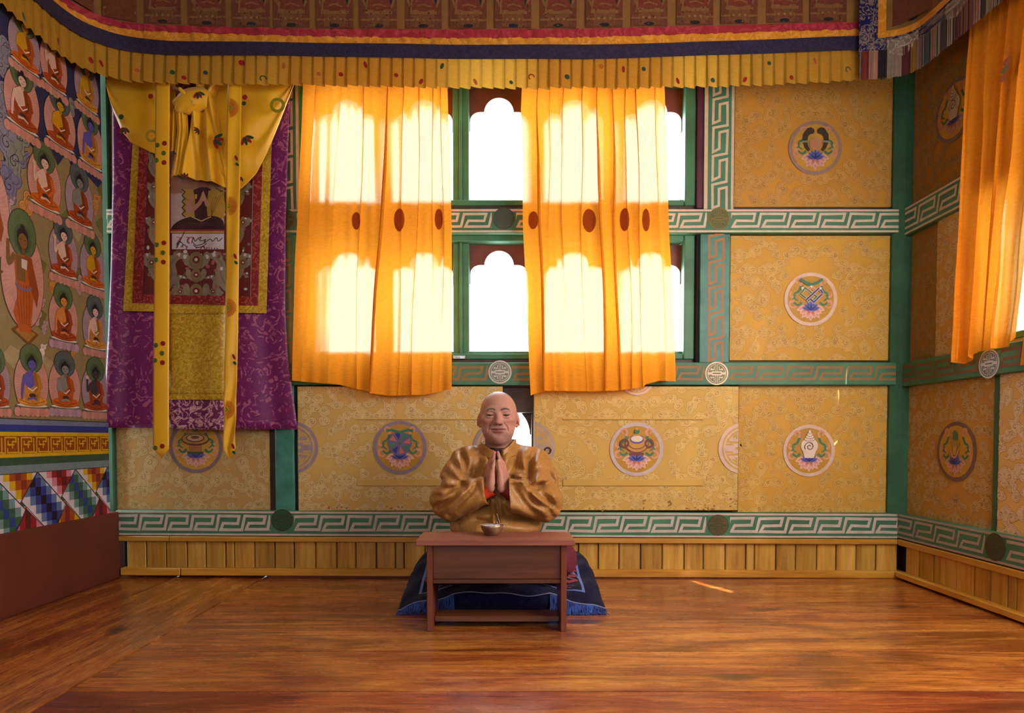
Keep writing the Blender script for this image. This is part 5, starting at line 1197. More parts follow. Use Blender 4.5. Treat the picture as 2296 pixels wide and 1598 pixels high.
bm = bmesh.new(); bmesh.ops.create_uvsphere(bm, u_segments=16, v_segments=10, radius=.005, matrix=Matrix.Translation((bx + .018, by - .006, TZ + .0495))); o = link('bead', bm_mesh(bm, True), 'bead_wood'); tag(o, 'small round bead resting on the incense stick in the bowl', 'bead')
# seat rug over a mat
RX0, RX1, RY0, RY1 = -.448, .392, 2.812, 3.47
def rugz(x, y):
    u = (x - RX0) / (RX1 - RX0); ed = min(u, 1 - u)
    z = interp([(2.812, .050), (2.86, .066), (3.0, .092), (3.15, .132), (3.3, .158), (3.47, .150)], y)
    k = min(1, ed / .055); z *= .72 + .28 * math.sin(k * pi / 2)
    if y < 3.0: z *= 1 - (1 - (y - 2.812) / .188) * .62 * max(0, 1 - ed / .16) ** 1.3
    z += .030 * max(0, min(1, (ed - .16) / .1)) * max(0, min(1, (3.08 - y) / .1))
    return max(.010, z + .006 * math.sin(x * 19 + y * 9) * math.sin(y * 13 + x * 4) + .004 * math.sin((x - y) * 33))
def rxy(u, v):
    fl = .012 * (1 - v) * (1 if u > .5 else -1) * abs(u - .5) * 2
    return RX0 + (RX1 - RX0) * u + fl, RY0 + (RY1 - RY0) * v + .008 * math.sin(u * 7) * (1 - v)
nx_, ny_ = 80, 60; rows = []
for j in range(ny_ + 1):
    r = []
    for i in range(nx_ + 1): x, y = rxy(i / nx_, j / ny_); r.append((x, y, rugz(x, y)))
    rows.append(r)
t = NT('rug_navy'); v = t.coords(kind='Object'); n = t.noise(v, 60, 5, .7); t.base(t.ramp(n, [(.3, C(10, 10, 26)), (.7, C(30, 30, 66))])); t.set(Roughness=.95, Sheen_Weight=.08, Sheen_Roughness=.4, Specular_IOR_Level=.1); t.bump(t.noise(v, 420, 3), .5, .004)
P0 = np.array(rows); low = P0.copy(); low[:, :, 2] = .001
top = grid_mesh(P0); bm = bmesh.new(); bm.from_mesh(top); bm.verts.ensure_lookup_table()
W_ = nx_ + 1; loop = [i for i in range(W_)] + [j * W_ + nx_ for j in range(1, ny_ + 1)] + [ny_ * W_ + i for i in range(nx_ - 1, -1, -1)] + [j * W_ for j in range(ny_ - 1, 0, -1)]
lows = [bm.verts.new(c_) for c_ in [(bm.verts[k].co.x, bm.verts[k].co.y, .001) for k in loop]]; bm.verts.ensure_lookup_table()
for k in range(len(loop)): a, b = loop[k], loop[(k + 1) % len(loop)]; bm.faces.new((bm.verts[a], bm.verts[b], lows[(k + 1) % len(loop)], lows[k]))
bm.faces.new(lows); bmesh.ops.recalc_face_normals(bm, faces=bm.faces)
rug = link('seat_rug', bm_mesh(bm, True), 'rug_navy'); tag(rug, 'thick navy blue seat rug with light blue border and red motifs under the man', 'rug')
P = Paint()
def rline(pts, w, col, z=0):
    q_ = []
    for a, b in zip(pts[:-1], pts[1:]):
        n = max(2, int(math.hypot(b[0] - a[0], b[1] - a[1]) / .012)); q_ += [(a[0] + (b[0] - a[0]) * k / n, a[1] + (b[1] - a[1]) * k / n) for k in range(n)]
    P.stroke(q_ + [pts[-1]], w, col, z)
LB, RDr, YLr, OGr = C(104, 124, 190), C(140, 34, 44), C(196, 150, 60), C(190, 120, 96)
rline([(RX0 + .075, 3.40), (RX0 + .07, 2.90), (RX1 - .07, 2.90), (RX1 - .085, 3.40)], .011, LB); rline([(RX1 - .13, 3.40), (RX1 - .125, 3.14), (RX1 - .07, 3.02)], .009, LB); rline([(RX0 + .13, 3.40), (RX0 + .125, 3.14), (RX0 + .07, 3.02)], .009, LB)
for sx, cx in ((1, RX1 - .145), (-1, RX0 + .145)):
    for k in range(3):
        y = 3.00 + k * .045; rline([(cx - .065, y), (cx - .02, y + .018), (cx + .02, y - .006), (cx + .06, y + .012)], .022, RDr, 1); rline([(cx - .065, y + .014), (cx - .01, y + .032), (cx + .05, y + .02)], .004, OGr, 2)
    for a in (-.03, .02): rline([(cx + a + .017 * math.cos(q_), 2.945 + .014 * math.sin(q_)) for q_ in np.linspace(0, 5, 8)], .006, RDr, 1)
    P.disc(cx - sx * .10, 2.955, .016, YLr, 1); P.ring(cx - sx * .10, 2.955, .024, .030, LB, 1, 14)
P.build('woven_pattern', lambda x, y: (Vector((x, y, rugz(x, y) + .0012)), Vector((0, 0, 1))), rug, 'print_cloth', .0006)
# fringe along the front edge
V = []; Fc = []; rd = random.Random(12)
for k in range(330):
    u = (k + rd.random()) / 330; u = u * .27 if k % 2 else 1 - u * .27; x, y = rxy(u, 0); z = rugz(x, y) + .002; h = min(max(.004, z), .034)
    p = [Vector((x, y - .001, z)), Vector((x + rd.uniform(-.004, .004), y - .008, z * .62)), Vector((x + rd.uniform(-.008, .008), y - .012 - rd.uniform(0, .008), .006)), Vector((x + rd.uniform(-.014, .014), y - .022 - rd.uniform(0, .016), .0022))]
    a, b = tube_mesh(p, .0013, 4); i = len(V); V += a; Fc += [tuple(i + q_ for q_ in f_) for f_ in b]
t = NT('fringe_blue'); t.base(t.ramp(t.noise(t.coords(), 30), [(.35, C(22, 34, 92)), (.7, C(56, 92, 176))])); t.set(Roughness=.8)
fo = child('fringe', mesh(V, Fc), 'fringe_blue', rug); fo['kind'] = 'stuff'
V, Fc = tube_mesh([Vector(rxy(k / 60, 0) + (0,)) + Vector((0, -.001, rugz(*rxy(k / 60, 0)) + .002)) for k in range(61)], .0022, 5); child('edge_cord', mesh(V, Fc, True), m_plain('cord_grey', C(140, 140, 170), .8, .1), rug)
# ------------------------------------------------------------------ seated man: implicit surfaces meshed with surface nets
f32 = np.float32
class Field:
    def __init__(s, lo, hi, h):
        s.lo = np.array(lo, float); s.h = h; n = np.ceil((np.array(hi) - lo) / h).astype(int) + 1
        s.X, s.Y, s.Z = [a.astype(f32) for a in np.meshgrid(*[lo[i] + h * np.arange(n[i]) for i in range(3)], indexing='ij', sparse=True)]
        s.d = None
    def ell(s, c, r, rx=0.0):
        x, y, z = s.X - f32(c[0]), s.Y - f32(c[1]), s.Z - f32(c[2])
        if rx: x, z = x * math.cos(rx) + z * math.sin(rx), z * math.cos(rx) - x * math.sin(rx)
        k0 = np.sqrt((x / r[0]) ** 2 + (y / r[1]) ** 2 + (z / r[2]) ** 2); k1 = np.sqrt((x / r[0] ** 2) ** 2 + (y / r[1] ** 2) ** 2 + (z / r[2] ** 2) ** 2)
        return k0 * (k0 - 1) / np.maximum(k1, 1e-6)
    def cap(s, a, b, ra, rb):
        a = np.array(a, f32); ba = np.array(b, f32) - a; L = float(ba @ ba)
        x, y, z = s.X - a[0], s.Y - a[1], s.Z - a[2]
        t_ = np.clip((x * ba[0] + y * ba[1] + z * ba[2]) / f32(L), 0, 1)
        return np.sqrt((x - t_ * ba[0]) ** 2 + (y - t_ * ba[1]) ** 2 + (z - t_ * ba[2]) ** 2) - (ra + (rb - ra) * t_)
    def add(s, d, k=.01):
        if s.d is None: s.d = np.array(d); return s
        h = np.clip(.5 + .5 * (s.d - d) / k, 0, 1); s.d = s.d * (1 - h) + d * h - k * h * (1 - h); return s
    def sub(s, d, k=.006):
        h = np.clip(.5 - .5 * (s.d + d) / k, 0, 1); s.d = s.d * (1 - h) - d * h + k * h * (1 - h); return s
    def mesh(s):
        d = np.broadcast_to(s.d, np.broadcast_shapes(s.X.shape, s.Y.shape, s.Z.shape)); n = d.shape; ins = d < 0
        C8 = [(i, j, k) for i in (0, 1) for j in (0, 1) for k in (0, 1)]
        sl = lambda a, o: a[o[0]:n[0] - 1 + o[0], o[1]:n[1] - 1 + o[1], o[2]:n[2] - 1 + o[2]]
        cnt = sum(sl(ins, o).astype(np.int8) for o in C8); act = (cnt > 0) & (cnt < 8)
        idx = np.full(act.shape, -1, np.int64); I = np.argwhere(act); idx[act] = np.arange(len(I))
        vals = {o: d[I[:, 0] + o[0], I[:, 1] + o[1], I[:, 2] + o[2]] for o in C8}
        acc = np.zeros((len(I), 3)); m = np.zeros(len(I))
        for a in C8:
            for ax in range(3):
                if a[ax]: continue
                b = list(a); b[ax] = 1; b = tuple(b); va, vb = vals[a], vals[b]; c = (va < 0) != (vb < 0)
                t_ = np.where(c, va / np.where(c, va - vb, 1), 0); p = np.array(a, float)[None].repeat(len(I), 0); p[:, ax] = t_
                acc[c] += p[c]; m[c] += 1
        V = s.lo + s.h * (I + acc / m[:, None]); Fq = []
        for ax in range(3):
            o = [0, 0, 0]; o[ax] = 1; A = ins[:n[0] - o[0], :n[1] - o[1], :n[2] - o[2]]; B = ins[o[0]:, o[1]:, o[2]:]
            E_ = np.argwhere(A != B); b, c = (ax + 1) % 3, (ax + 2) % 3
            E_ = E_[(E_[:, b] > 0) & (E_[:, c] > 0) & (E_[:, b] < n[b] - 1) & (E_[:, c] < n[c] - 1)]
            fl = A[E_[:, 0], E_[:, 1], E_[:, 2]]; q_ = []
            for db, dc in ((1, 1), (0, 1), (0, 0), (1, 0)):
                e = E_.copy(); e[:, b] -= db; e[:, c] -= dc; q_.append(idx[e[:, 0], e[:, 1], e[:, 2]])
            q_ = np.stack(q_, 1); q_[~fl] = q_[~fl][:, ::-1]; Fq.append(q_)
        return V, np.concatenate(Fq)
def np_mesh(V, Q, col=None):
    me = bpy.data.meshes.new('m'); me.vertices.add(len(V)); me.vertices.foreach_set('co', np.asarray(V, f32).ravel())
    me.loops.add(Q.size); me.loops.foreach_set('vertex_index', Q.astype(np.int32).ravel()); me.polygons.add(len(Q))
    me.polygons.foreach_set('loop_start', np.arange(0, Q.size, 4, dtype=np.int32)); me.polygons.foreach_set('use_smooth', np.ones(len(Q), bool)); me.update(calc_edges=True); me.validate()
    if col is not None:
        ca = me.color_attributes.new('Col', 'FLOAT_COLOR', 'POINT'); ca.data.foreach_set('color', np.asarray(col, f32).ravel())
    return me
def smooth(V, Q, it=2, lam=.5):
    for _ in range(it):
        acc = np.zeros_like(V); m = np.zeros(len(V))
        for a, b in ((0, 1), (1, 2), (2, 3), (3, 0)):
            np.add.at(acc, Q[:, a], V[Q[:, b]]); np.add.at(acc, Q[:, b], V[Q[:, a]]); np.add.at(m, Q[:, a], 1); np.add.at(m, Q[:, b], 1)
        V = V + lam * (acc / np.maximum(m, 1)[:, None] - V)
    return V
HC = np.array((-.0445, 3.03, .8085))
# ---- head (local: x right, y toward the viewer, z up)
f = Field((-.112, -.125, -.175), (.112, .140, .142), .00185)
f.add(f.ell((0, -.014, .034), (.0805, .098, .090))); f.add(f.ell((0, .016, -.022), (.0735, .078, .088)), .035); f.add(f.ell((0, .026, -.062), (.0550, .056, .046)), .03)
f.add(f.ell((0, .066, -.086), (.026, .022, .020)), .022); f.add(f.cap((0, -.025, -.05), (0, -.035, -.18), .058, .066), .02)
for t_ in (-1, 1):
    f.add(f.ell((t_ * .046, .063, -.004), (.024, .020, .016)), .020); f.add(f.ell((t_ * .036, .058, -.048), (.024, .024, .028)), .020)
    f.add(f.ell((t_ * .027, .082, .0365), (.022, .012, .0085)), .020); f.sub(f.ell((t_ * .0345, .1020, .0185), (.0215, .0150, .0120)), .010)
    f.add(f.ell((t_ * .035, .0785, .0235), (.0205, .0145, .0082)), .004); f.add(f.ell((t_ * .0345, .0770, .0088), (.0190, .0135, .0075)), .005); f.sub(f.cap((t_ * .022, .0965, -.0005), (t_ * .046, .0915, .0020), .0016, .0012), .006)
    f.sub(f.cap((t_ * .0205, .0960, .0165), (t_ * .035, .0955, .0170), .0010, .0017), .002); f.sub(f.cap((t_ * .035, .0955, .0170), (t_ * .0490, .0890, .0155), .0017, .0010), .002)
    f.sub(f.cap((t_ * .022, .0975, .0275), (t_ * .044, .0935, .0275), .0012, .0010), .004)
f.add(f.cap((0, .083, .030), (0, .1080, -.010), .0078, .0105), .012); f.add(f.ell((0, .1110, -.0150), (.0125, .0105, .0090)), .007)
for t_ in (-1, 1):
    f.add(f.ell((t_ * .0150, .0995, -.0185), (.0088, .0100, .0078)), .005); f.sub(f.ell((t_ * .0075, .1080, -.0265), (.0042, .0055, .0036)), .003)
    f.sub(f.cap((t_ * .0240, .0965, -.0130), (t_ * .0375, .0890, -.0320), .0030, .0026), .006); f.sub(f.cap((t_ * .0375, .0890, -.0320), (t_ * .0410, .0810, -.0500), .0026, .0016), .008); f.sub(f.cap((t_ * .0055, .101, .034), (t_ * .0070, .1005, .050), .0014, .0010), .005)
f.add(f.ell((0, .0880, -.0405), (.0270, .0095, .0056)), .006); f.add(f.ell((0, .0885, -.0538), (.0220, .0100, .0074)), .006)
for t_ in (-1, 1): f.sub(f.cap((0, .0990, -.0462), (t_ * .0300, .0880, -.0450), .0018, .0014), .003); f.sub(f.ell((t_ * .0310, .089, -.0470), (.0022, .004, .0022)), .004)
f.sub(f.ell((0, .0985, -.0680), (.0200, .0085, .0050)), .010); f.sub(f.cap((0, .1015, -.028), (0, .0995, -.036), .0020, .0024), .005)
for z_ in (.066, .079): f.sub(f.cap((-.03, .094 - (z_ - .066) * .35, z_), (.03, .094 - (z_ - .066) * .35, z_ + .001), .0010, .0010), .006)
for t_ in (-1, 1):
    e = f.ell((t_ * .0865, -.006, .000), (.0085, .019, .0300), rx=t_ * .16); f.add(e, .006); f.add(f.ell((t_ * .0815, -.001, -.028), (.0065, .009, .0095)), .005)
    f.sub(f.ell((t_ * .0945, .004, .003), (.0060, .009, .0165), rx=t_ * .16), .004)
V, Q = f.mesh(); V = smooth(V, Q, 1, .4)
x, y, z = V[:, 0], V[:, 1], V[:, 2]; ax = np.abs(x)
def cl(r, g, b): return np.array(C(r, g, b))
col = np.tile(cl(184, 134, 116), (len(V), 1))
def blend(mask, c):
    global col
    m = np.clip(mask, 0, 1)[:, None]; col = col * (1 - m) + c * m
g = lambda dx, dy, dz, r: np.exp(-((dx) ** 2 + (dy) ** 2 + (dz) ** 2) / r ** 2)
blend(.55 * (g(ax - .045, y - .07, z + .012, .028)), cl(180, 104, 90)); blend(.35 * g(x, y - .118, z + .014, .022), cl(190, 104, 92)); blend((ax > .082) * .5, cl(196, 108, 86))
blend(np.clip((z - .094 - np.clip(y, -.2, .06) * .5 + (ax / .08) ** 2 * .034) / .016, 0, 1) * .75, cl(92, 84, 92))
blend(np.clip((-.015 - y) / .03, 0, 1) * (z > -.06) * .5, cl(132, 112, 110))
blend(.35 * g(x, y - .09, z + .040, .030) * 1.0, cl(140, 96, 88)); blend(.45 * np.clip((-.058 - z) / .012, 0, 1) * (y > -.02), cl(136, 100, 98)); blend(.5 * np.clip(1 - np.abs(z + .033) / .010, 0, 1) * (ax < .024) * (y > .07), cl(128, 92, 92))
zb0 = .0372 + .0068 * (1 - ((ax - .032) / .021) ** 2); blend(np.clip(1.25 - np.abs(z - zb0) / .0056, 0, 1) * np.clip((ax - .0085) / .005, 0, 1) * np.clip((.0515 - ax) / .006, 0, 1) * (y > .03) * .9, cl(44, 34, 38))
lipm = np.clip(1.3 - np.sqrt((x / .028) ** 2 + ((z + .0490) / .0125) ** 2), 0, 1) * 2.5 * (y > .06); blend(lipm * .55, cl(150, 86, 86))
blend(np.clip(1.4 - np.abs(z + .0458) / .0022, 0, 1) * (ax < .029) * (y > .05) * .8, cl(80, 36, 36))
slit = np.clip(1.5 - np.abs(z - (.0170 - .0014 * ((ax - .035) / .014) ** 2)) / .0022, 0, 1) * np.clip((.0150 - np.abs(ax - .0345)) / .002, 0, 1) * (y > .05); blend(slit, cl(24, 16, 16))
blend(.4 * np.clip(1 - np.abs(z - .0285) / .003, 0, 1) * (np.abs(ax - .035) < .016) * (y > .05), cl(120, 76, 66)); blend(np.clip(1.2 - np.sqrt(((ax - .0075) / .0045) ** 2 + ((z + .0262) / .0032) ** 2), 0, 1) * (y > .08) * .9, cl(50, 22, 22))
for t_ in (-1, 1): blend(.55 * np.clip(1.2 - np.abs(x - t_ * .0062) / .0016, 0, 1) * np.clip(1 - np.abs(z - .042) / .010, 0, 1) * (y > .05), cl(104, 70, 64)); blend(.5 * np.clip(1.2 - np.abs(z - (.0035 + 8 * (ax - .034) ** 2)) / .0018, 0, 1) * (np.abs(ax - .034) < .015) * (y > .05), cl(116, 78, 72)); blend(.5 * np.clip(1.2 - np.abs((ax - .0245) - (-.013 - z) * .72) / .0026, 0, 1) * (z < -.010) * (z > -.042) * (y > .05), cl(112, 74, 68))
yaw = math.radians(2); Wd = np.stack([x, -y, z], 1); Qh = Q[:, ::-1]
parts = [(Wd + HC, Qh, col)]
# ---- hands pressed palm to palm
WZ = on_y(1112, 1100, 2.885)[2]; SH = (on_y(1112, 1013, 2.885)[2] - WZ) / .168
for t_ in (-1, 1):
    h_ = Field((-.030, -.075, -.060), (.100, .052, .176), .0014)
    h_.add(h_.ell((.0185, .000, .050), (.0140, .038, .052))); h_.add(h_.ell((.0175, .022, .022), (.0185, .020, .030)), .012); h_.add(h_.ell((.0165, -.022, .026), (.0160, .020, .030)), .012)
    h_.add(h_.cap((.085, -.035, -.030), (.022, -.002, .014), .025, .023), .016); h_.add(h_.ell((.0165, .028, .056), (.0140, .014, .038)), .010)
    for yv, z0, L, r0, lean in ((.0315, .080, .049, .0080, -.007), (.0120, .089, .066, .0085, -.003), (-.0085, .093, .0755, .0088, .000), (-.0285, .089, .066, .0085, .003)):
        a = (.0140, yv, z0 - .012); b = (.0118, yv + lean * .4, z0 + L * .42); c = (.0098, yv + lean * .8, z0 + L * .72); e = (.0080, yv + lean, z0 + L)
        g1 = h_.cap(a, b, r0 * 1.06, r0 * .97); g2 = h_.cap(b, c, r0 * .98, r0 * .90); g3 = h_.cap(c, e, r0 * .90, r0 * .76)
        fg = np.minimum(np.minimum(g1, g2), g3); fg = np.minimum(fg, h_.ell((b[0] + .001, b[1], b[2]), (r0 * 1.03, r0 * 1.03, r0 * 1.2))); h_.add(fg, .0022)
    g1 = h_.cap((.017, -.030, .026), (.0125, -.044, .060), .0115, .0098); g2 = h_.cap((.0125, -.044, .060), (.0088, -.047, .090), .0096, .0080); h_.add(np.minimum(g1, g2), .007)
    h_.sub(h_.cap((-.001, .03, .02), (-.001, -.03, .075), .0055, .0050), .006)
    V, Q = h_.mesh(); V = smooth(V, Q, 1, .3); x, y, z = V.T
    cc = np.tile(cl(186, 128, 108), (len(V), 1)); m = np.clip((z - .13) / .03, 0, 1)[:, None] * .4; cc = cc * (1 - m) + cl(184, 104, 92) * m
    kn = (.35 * np.clip(1 - np.abs(z - .118) / .007, 0, 1) * (x > .014))[:, None]; cc = cc * (1 - kn) + cl(160, 96, 80) * kn
    # nails on the backs of the fingertips
    for yv, zt_ in ((.0245, .131), (.0085, .152), (-.0085, .163), (-.0245, .152)):
        m = np.clip(1.25 - np.sqrt(((y - yv) / .0058) ** 2 + ((z - zt_) / .0072) ** 2), 0, 1)[:, None] * (x > .0105)[:, None] * .8; cc = cc * (1 - m) + cl(214, 170, 158) * m
    P_ = np.stack([x * t_, -y, z], 1) * SH; ly = math.radians(9); P_[:, 1], P_[:, 2] = P_[:, 1] * math.cos(ly) + P_[:, 2] * math.sin(ly), P_[:, 2] * math.cos(ly) - P_[:, 1] * math.sin(ly)
    P_[:, 0] += t_ * (.0050 * (1 - np.clip(z / .158, 0, 1)) + np.clip(.030 - y, 0, .075) * (.20 + .22 * np.sin(np.pi * np.clip(z / .16, 0, 1))) * np.clip((.174 - z) / .045, 0, 1) - .0012)
    parts.append((P_ + np.array((on_y(1112.5, 1060, 2.88)[0], 2.872, WZ)), Q if t_ < 0 else Q[:, ::-1], cc))
# ---- trunk, arms and crossed legs under the clothes
b_ = Field((-.36, 2.80, .07), (.30, 3.30, .70), .009)
EL, ER_ = np.array((-.248, 2.955, .462)), np.array((.150, 2.955, .462)); WL, WR = np.array((-.115, 2.905, WZ - .02)), np.array((.020, 2.905, WZ - .035))
SL, SR = np.array((-.192, 3.075, .610)), np.array((.122, 3.075, .602))
b_.add(b_.cap((-.045, 3.08, .24), (-.040, 3.085, .52), .125, .135)); b_.add(b_.cap(SL, SR, .045, .045), .05); b_.add(b_.cap((-.0445, 3.07, .58), (-.0445, 3.06, .70), .055, .055), .03)
for S_, E_, W_h in ((SL, EL, WL), (SR, ER_, WR)): b_.add(b_.cap(S_, E_, .044, .036), .02); b_.add(b_.cap(E_, W_h, .034, .022), .015)
for t_ in (-1, 1): b_.add(b_.cap((-.045 + t_ * .08, 3.07, .19), (-.045 + t_ * .20, 2.93, .17), .075, .055), .03); b_.add(b_.cap((-.045 + t_ * .20, 2.93, .155), (-.045 - t_ * .05, 2.90, .145), .048, .036), .02)
V, Q = b_.mesh(); fl_ = np.array([rugz(a, b) if RY0 < b < RY1 else 0 for a, b in zip(V[:, 0], V[:, 1])]) + .016; V[:, 2] = np.maximum(V[:, 2], fl_); parts.append((V, Q[:, :] , np.tile(cl(186, 130, 108), (len(V), 1))))
VV, QQ, CC = [], [], []; off = 0
for V, Q, c in parts: VV.append(V); QQ.append(Q + off); CC.append(c); off += len(V)
m_attr('skin', .48, .35, .05, .1, 45, .06); MATS['skin'].node_tree.nodes['Principled BSDF'].inputs['Subsurface Weight'].default_value = .08; MATS['skin'].node_tree.nodes['Principled BSDF'].inputs['Subsurface Radius'].default_value = (.012, .005, .003)
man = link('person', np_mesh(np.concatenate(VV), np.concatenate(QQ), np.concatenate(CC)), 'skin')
tag(man, 'shaven-headed man in a golden brocade jacket sitting cross-legged, palms pressed together', 'person')
# eyes behind the lids
t = NT('eye_dark'); t.base(t.ramp(t.noise(t.coords(), 30), [(.3, C(20, 12, 10)), (.7, C(34, 20, 16))])); t.set(Roughness=.12)
for t_ in (-1, 1):
    bm = bmesh.new(); bmesh.ops.create_uvsphere(bm, u_segments=20, v_segments=14, radius=.0105, matrix=Matrix.Translation(Vector(HC) + Vector((t_ * .0345, -.0805, .0168)))); child('eye', bm_mesh(bm, True), 'eye_dark', man)
# ---- jacket
j = Field((-.385, 2.74, .225), (.300, 3.285, .735), .0036)
X, Y, Z = j.X, j.Y, j.Z
j.add(j.ell((-.055, 3.065, .33), (.185, .150, .20))); j.add(j.ell((-.045, 3.075, .52), (.170, .125, .155)), .05); j.add(j.cap(SL + (.02, .0, .0), SR - (.02, 0, 0), .072, .072), .05)
j.add(j.cap((-.0445, 3.08, .60), (-.0445, 3.07, .655), .084, .052), .05); j.add(j.cap((-.085, 3.085, .662), (-.175, 3.08, .618), .046, .062), .03); j.add(j.cap((-.004, 3.085, .666), (.100, 3.08, .618), .046, .062), .03); j.add(j.ell((-.055, 3.02, .335), (.195, .16, .055)), .04)
cutL = lambda: (X + f32(.092)) * .965 + (Z - f32(WZ)) * .10 - (Y - 2.885) * .2
cutR = lambda: -(X - f32(.003)) * .99 - (Z - f32(WZ)) * .05
SLV = []
# creases of the cloth as seen from the front: (polyline in the x-z plane, depth, width)
def creases():
    xs, zs = X[:, 0, 0], Z[0, 0, :]; M = np.zeros((len(xs), len(zs)), f32); gx, gz = np.meshgrid(xs, zs, indexing='ij')
    for pts, dp, wd in CREASE:
        q_ = [on_y(905 + a / 5.467, 894 + b / 5.467, 2.93) for a, b in pts]; best = np.full(M.shape, 9., f32); sd = np.zeros(M.shape, f32); tp = np.zeros(M.shape, f32)
        for n_, (a, b) in enumerate(zip(q_[:-1], q_[1:])):
            dx, dz = b[0] - a[0], b[2] - a[2]; L2 = dx * dx + dz * dz; t_ = np.clip(((gx - a[0]) * dx + (gz - a[2]) * dz) / L2, 0, 1)
            ex, ez = gx - a[0] - t_ * dx, gz - a[2] - t_ * dz; d_ = np.sqrt(ex * ex + ez * ez); m = d_ < best
            best = np.where(m, d_, best); sd = np.where(m, np.sign(ex * dz - ez * dx), sd); tp = np.where(m, (n_ + t_) / (len(q_) - 1), tp)
        env = np.sin(np.clip(tp, .04, .96) * math.pi) ** .5; s_ = best * sd; w_ = wd * .0019
        M += 2.0 * dp * env * (np.exp(-(s_ / w_) ** 2) - .75 * np.exp(-((s_ - 2.1 * w_) / (1.5 * w_)) ** 2) - .45 * np.exp(-((s_ + 2.0 * w_) / (1.4 * w_)) ** 2))
    return M[:, None, :] * np.clip((3.09 - Y) / .06, 0, 1)
CREASE = [([(430, 1090), (560, 1085), (660, 1070), (745, 1040)], .014, 7), ([(530, 900), (600, 960), (690, 1015), (745, 1040)], .012, 7), ([(590, 760), (680, 880), (765, 1000)], .009, 8), ([(680, 650), (740, 760), (768, 920)], .012, 7),
 ([(390, 1195), (520, 1155), (640, 1095)], .013, 6), ([(430, 1310), (560, 1230), (680, 1130), (760, 1060)], .015, 7), ([(560, 1390), (680, 1280), (800, 1160), (890, 1050)], .012, 7), ([(700, 1370), (830, 1260), (930, 1150)], .007, 7), ([(370, 1130), (450, 1020), (520, 960)], .008, 8),
 ([(880, 540), (905, 700), (945, 860)], .012, 9), ([(1030, 640), (1075, 740), (1050, 900)], .009, 8), ([(955, 620), (985, 760)], .007, 7), ([(820, 700), (850, 860), (840, 980)], .007, 9),
 ([(1335, 560), (1330, 760), (1290, 920)], .009, 8), ([(1470, 520), (1405, 640), (1385, 800), (1340, 930)], .012, 9), ([(1500, 690), (1545, 800), (1530, 960)], .008, 8), ([(1400, 780), (1440, 860), (1500, 930)], .010, 8),
 ([(1640, 640), (1560, 760), (1540, 930), (1540, 1040)], .012, 7), ([(1650, 840), (1580, 930), (1545, 1020)], .010, 6), ([(1840, 1010), (1720, 1035), (1600, 1065), (1550, 1060)], .014, 7), ([(1910, 1085), (1780, 1095), (1650, 1075)], .010, 8),
 ([(1480, 1100), (1600, 1230), (1760, 1330), (1810, 1410)], .014, 7), ([(1650, 1100), (1760, 1200), (1850, 1320)], .014, 7), ([(1560, 1070), (1680, 1180), (1800, 1280)], .010, 5), ([(1330, 1060), (1440, 1200), (1560, 1330), (1700, 1420)], .008, 8), ([(1750, 890), (1800, 960), (1835, 1010)], .009, 8),
 ([(1135, 1250), (1158, 1400), (1150, 1590)], .009, 4), ([(620, 1490), (760, 1410), (900, 1350), (1060, 1270)], .010, 10), ([(1195, 1290), (1250, 1400)], .008, 8), ([(690, 1570), (900, 1490), (1100, 1505)], .009, 9), ([(1180, 1410), (1400, 1440), (1620, 1500)], .009, 10), ([(1270, 955), (1400, 965), (1530, 968)], .006, 3)]
CR = creases()
for S_, E_, W_, rc_, sg, cut in ((SL, EL, np.array((-.060, 2.885, WZ + .002)), .052, -1, cutL), (SR, ER_, np.array((-.030, 2.885, WZ - .018)), .076, 1, cutR)):
    up = j.cap(S_, E_, .076, .074); fo_ = j.cap(E_ + np.array((0, 0, -.012)), W_, .076, rc_); ar = up; h = np.clip(.5 + .5 * (up - fo_) / .035, 0, 1); ar = up * (1 - h) + fo_ * h - .035 * h * (1 - h)
    tt = (Z - f32(E_[2])) / f32(S_[2] - E_[2]); ar = ar - .0018 * np.sin((X * sg * 55 + Z * 42) + 2 * np.sin(Z * 30)) + CR
    c_ = cut(); ar = np.maximum(ar, c_); inner = j.cap(E_, W_ + (W_ - E_) * .25, .054, rc_ - .013); ar = np.maximum(ar, -np.maximum(inner, -c_ - .055)); SLV.append(ar)
body = j.d
body = body + CR
neckhole = j.cap((-.0445, 3.055, .60), (-.0445, 3.040, .80), .050, .062); body = np.maximum(body, -np.maximum(neckhole, .635 - Z + 0 * X))
vgap = (np.abs(X + .0445) - .012 * np.clip((Z - .58) / .06, 0, 1)); body = np.maximum(body, -np.maximum(np.maximum(vgap, .590 - Z), Y - 3.02))
j.d = body; j.add(SLV[0], .012); j.add(SLV[1], .012); j.d = np.maximum(j.d, .245 - Z + 0 * X)
V, Q = j.mesh(); V = smooth(V, Q, 1, .45)
jk = child('jacket', np_mesh(V, Q), 'robe_brocade', man)
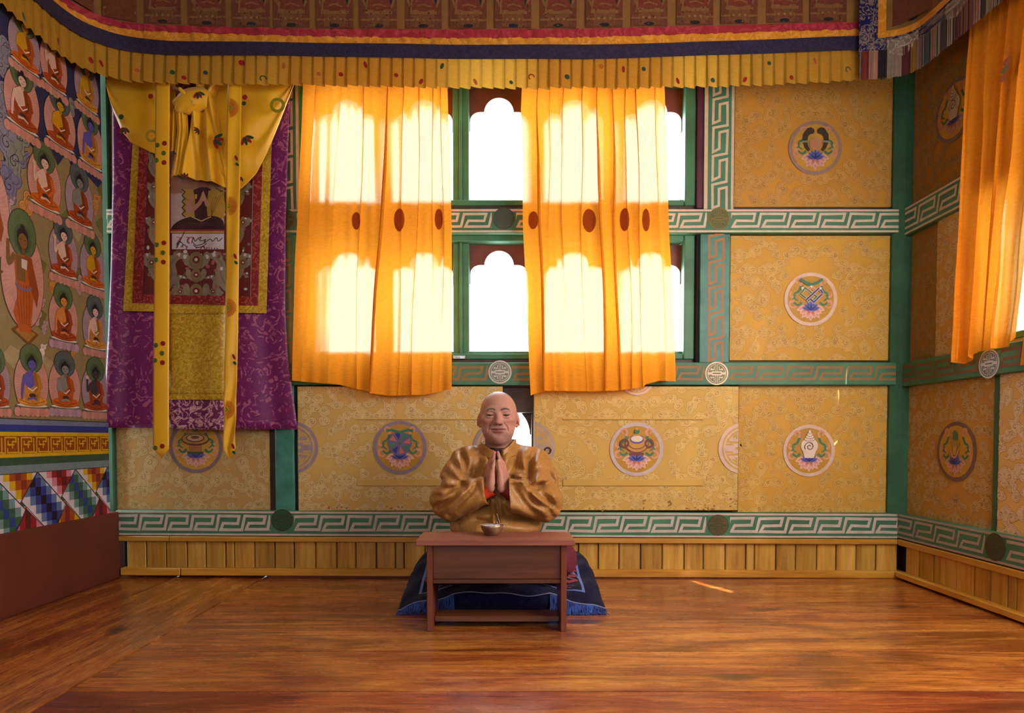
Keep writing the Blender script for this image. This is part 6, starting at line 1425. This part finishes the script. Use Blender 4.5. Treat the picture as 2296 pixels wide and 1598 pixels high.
# standing collar, open at the front
rows = []
for kz in range(9):
    r = []; q_ = kz / 8
    for ka in range(61):
        a = -math.pi * .5 + .24 + (2 * pi - .48) * ka / 60; rr_ = .083 + .002 * math.sin(3 * a); fr_ = max(0, -math.sin(a)); z_ = .652 + .064 * q_ - (.018 + .026 * q_) * fr_ ** 2 + .006 * math.cos(a) * q_
        k_ = 1 - .10 * q_; r.append((-.0445 + rr_ * k_ * math.cos(a) * (1.02), 3.058 + rr_ * k_ * math.sin(a) * 1.08 - .006 * fr_, z_))
    rows.append(r)
co = solidify(child('collar', grid_mesh(rows), 'robe_brocade', man), .005)
m_plain('maroon_cloth', C(92, 30, 44), .7, .2, 8); m_plain('under_dark', C(44, 22, 24), .7, .2, 8); m_plain('lining_red', C(206, 56, 28), .6, .15, 12); m_plain('lining_dark', C(130, 30, 30), .6, .15, 12)
u_ = Field((-.15, 2.95, .55), (.06, 3.14, .70), .005); u_.add(u_.cap((-.0445, 3.06, .56), (-.0445, 3.055, .668), .064, .060)); V, Q = u_.mesh(); child('undershirt', np_mesh(V, Q), 'under_dark', man)
# bright shirt cuffs inside the sleeves
for W_, d_, r0, mt in ((np.array((-.098, 2.880, WZ - .004)), np.array((.026, -.004, .016)), .031, 'lining_red'), (np.array((.006, 2.880, WZ - .006)), np.array((-.020, -.004, .018)), .033, 'lining_dark')):
    ax_ = Vector(d_).normalized(); a = ax_.orthogonal().normalized(); b = ax_.cross(a); rows = []
    for q_ in np.linspace(-.6, 1, 7): rows.append([Vector(W_) + Vector(d_) * float(q_) + (a * math.cos(w_) + b * math.sin(w_)) * (r0 * (1 + .06 * math.sin(3 * w_ + q_ * 2))) for w_ in np.linspace(0, 2 * pi, 33)])
    solidify(child('shirt_cuff', grid_mesh(rows), mt, man), .002)
# maroon lower robe over the crossed legs
l = Field((-.38, 2.77, .070), (.33, 3.30, .36), .0065)
l.add(l.ell((-.045, 3.10, .21), (.21, .16, .125))); l.add(l.ell((.175, 2.955, .200), (.116, .125, .095)), .04); l.add(l.ell((-.245, 2.955, .185), (.095, .125, .090)), .04); l.add(l.cap((-.25, 2.93, .175), (.18, 2.93, .185), .066, .070), .04)
l.d = l.d - .010 * (1 - np.abs(np.sin(l.X * 30 + l.Z * 18 + 2 * np.sin(l.Y * 16)))) ** 2
V, Q = l.mesh(); x, y, z = V.T; fl_ = np.array([rugz(a, b) if RY0 < b < RY1 else 0 for a, b in zip(x, y)]) + .007; V[:, 2] = np.maximum(z, fl_); V = smooth(V, Q, 1); V[:, 2] = np.maximum(V[:, 2], fl_)
child('lower_robe', np_mesh(V, Q), 'maroon_cloth', man)
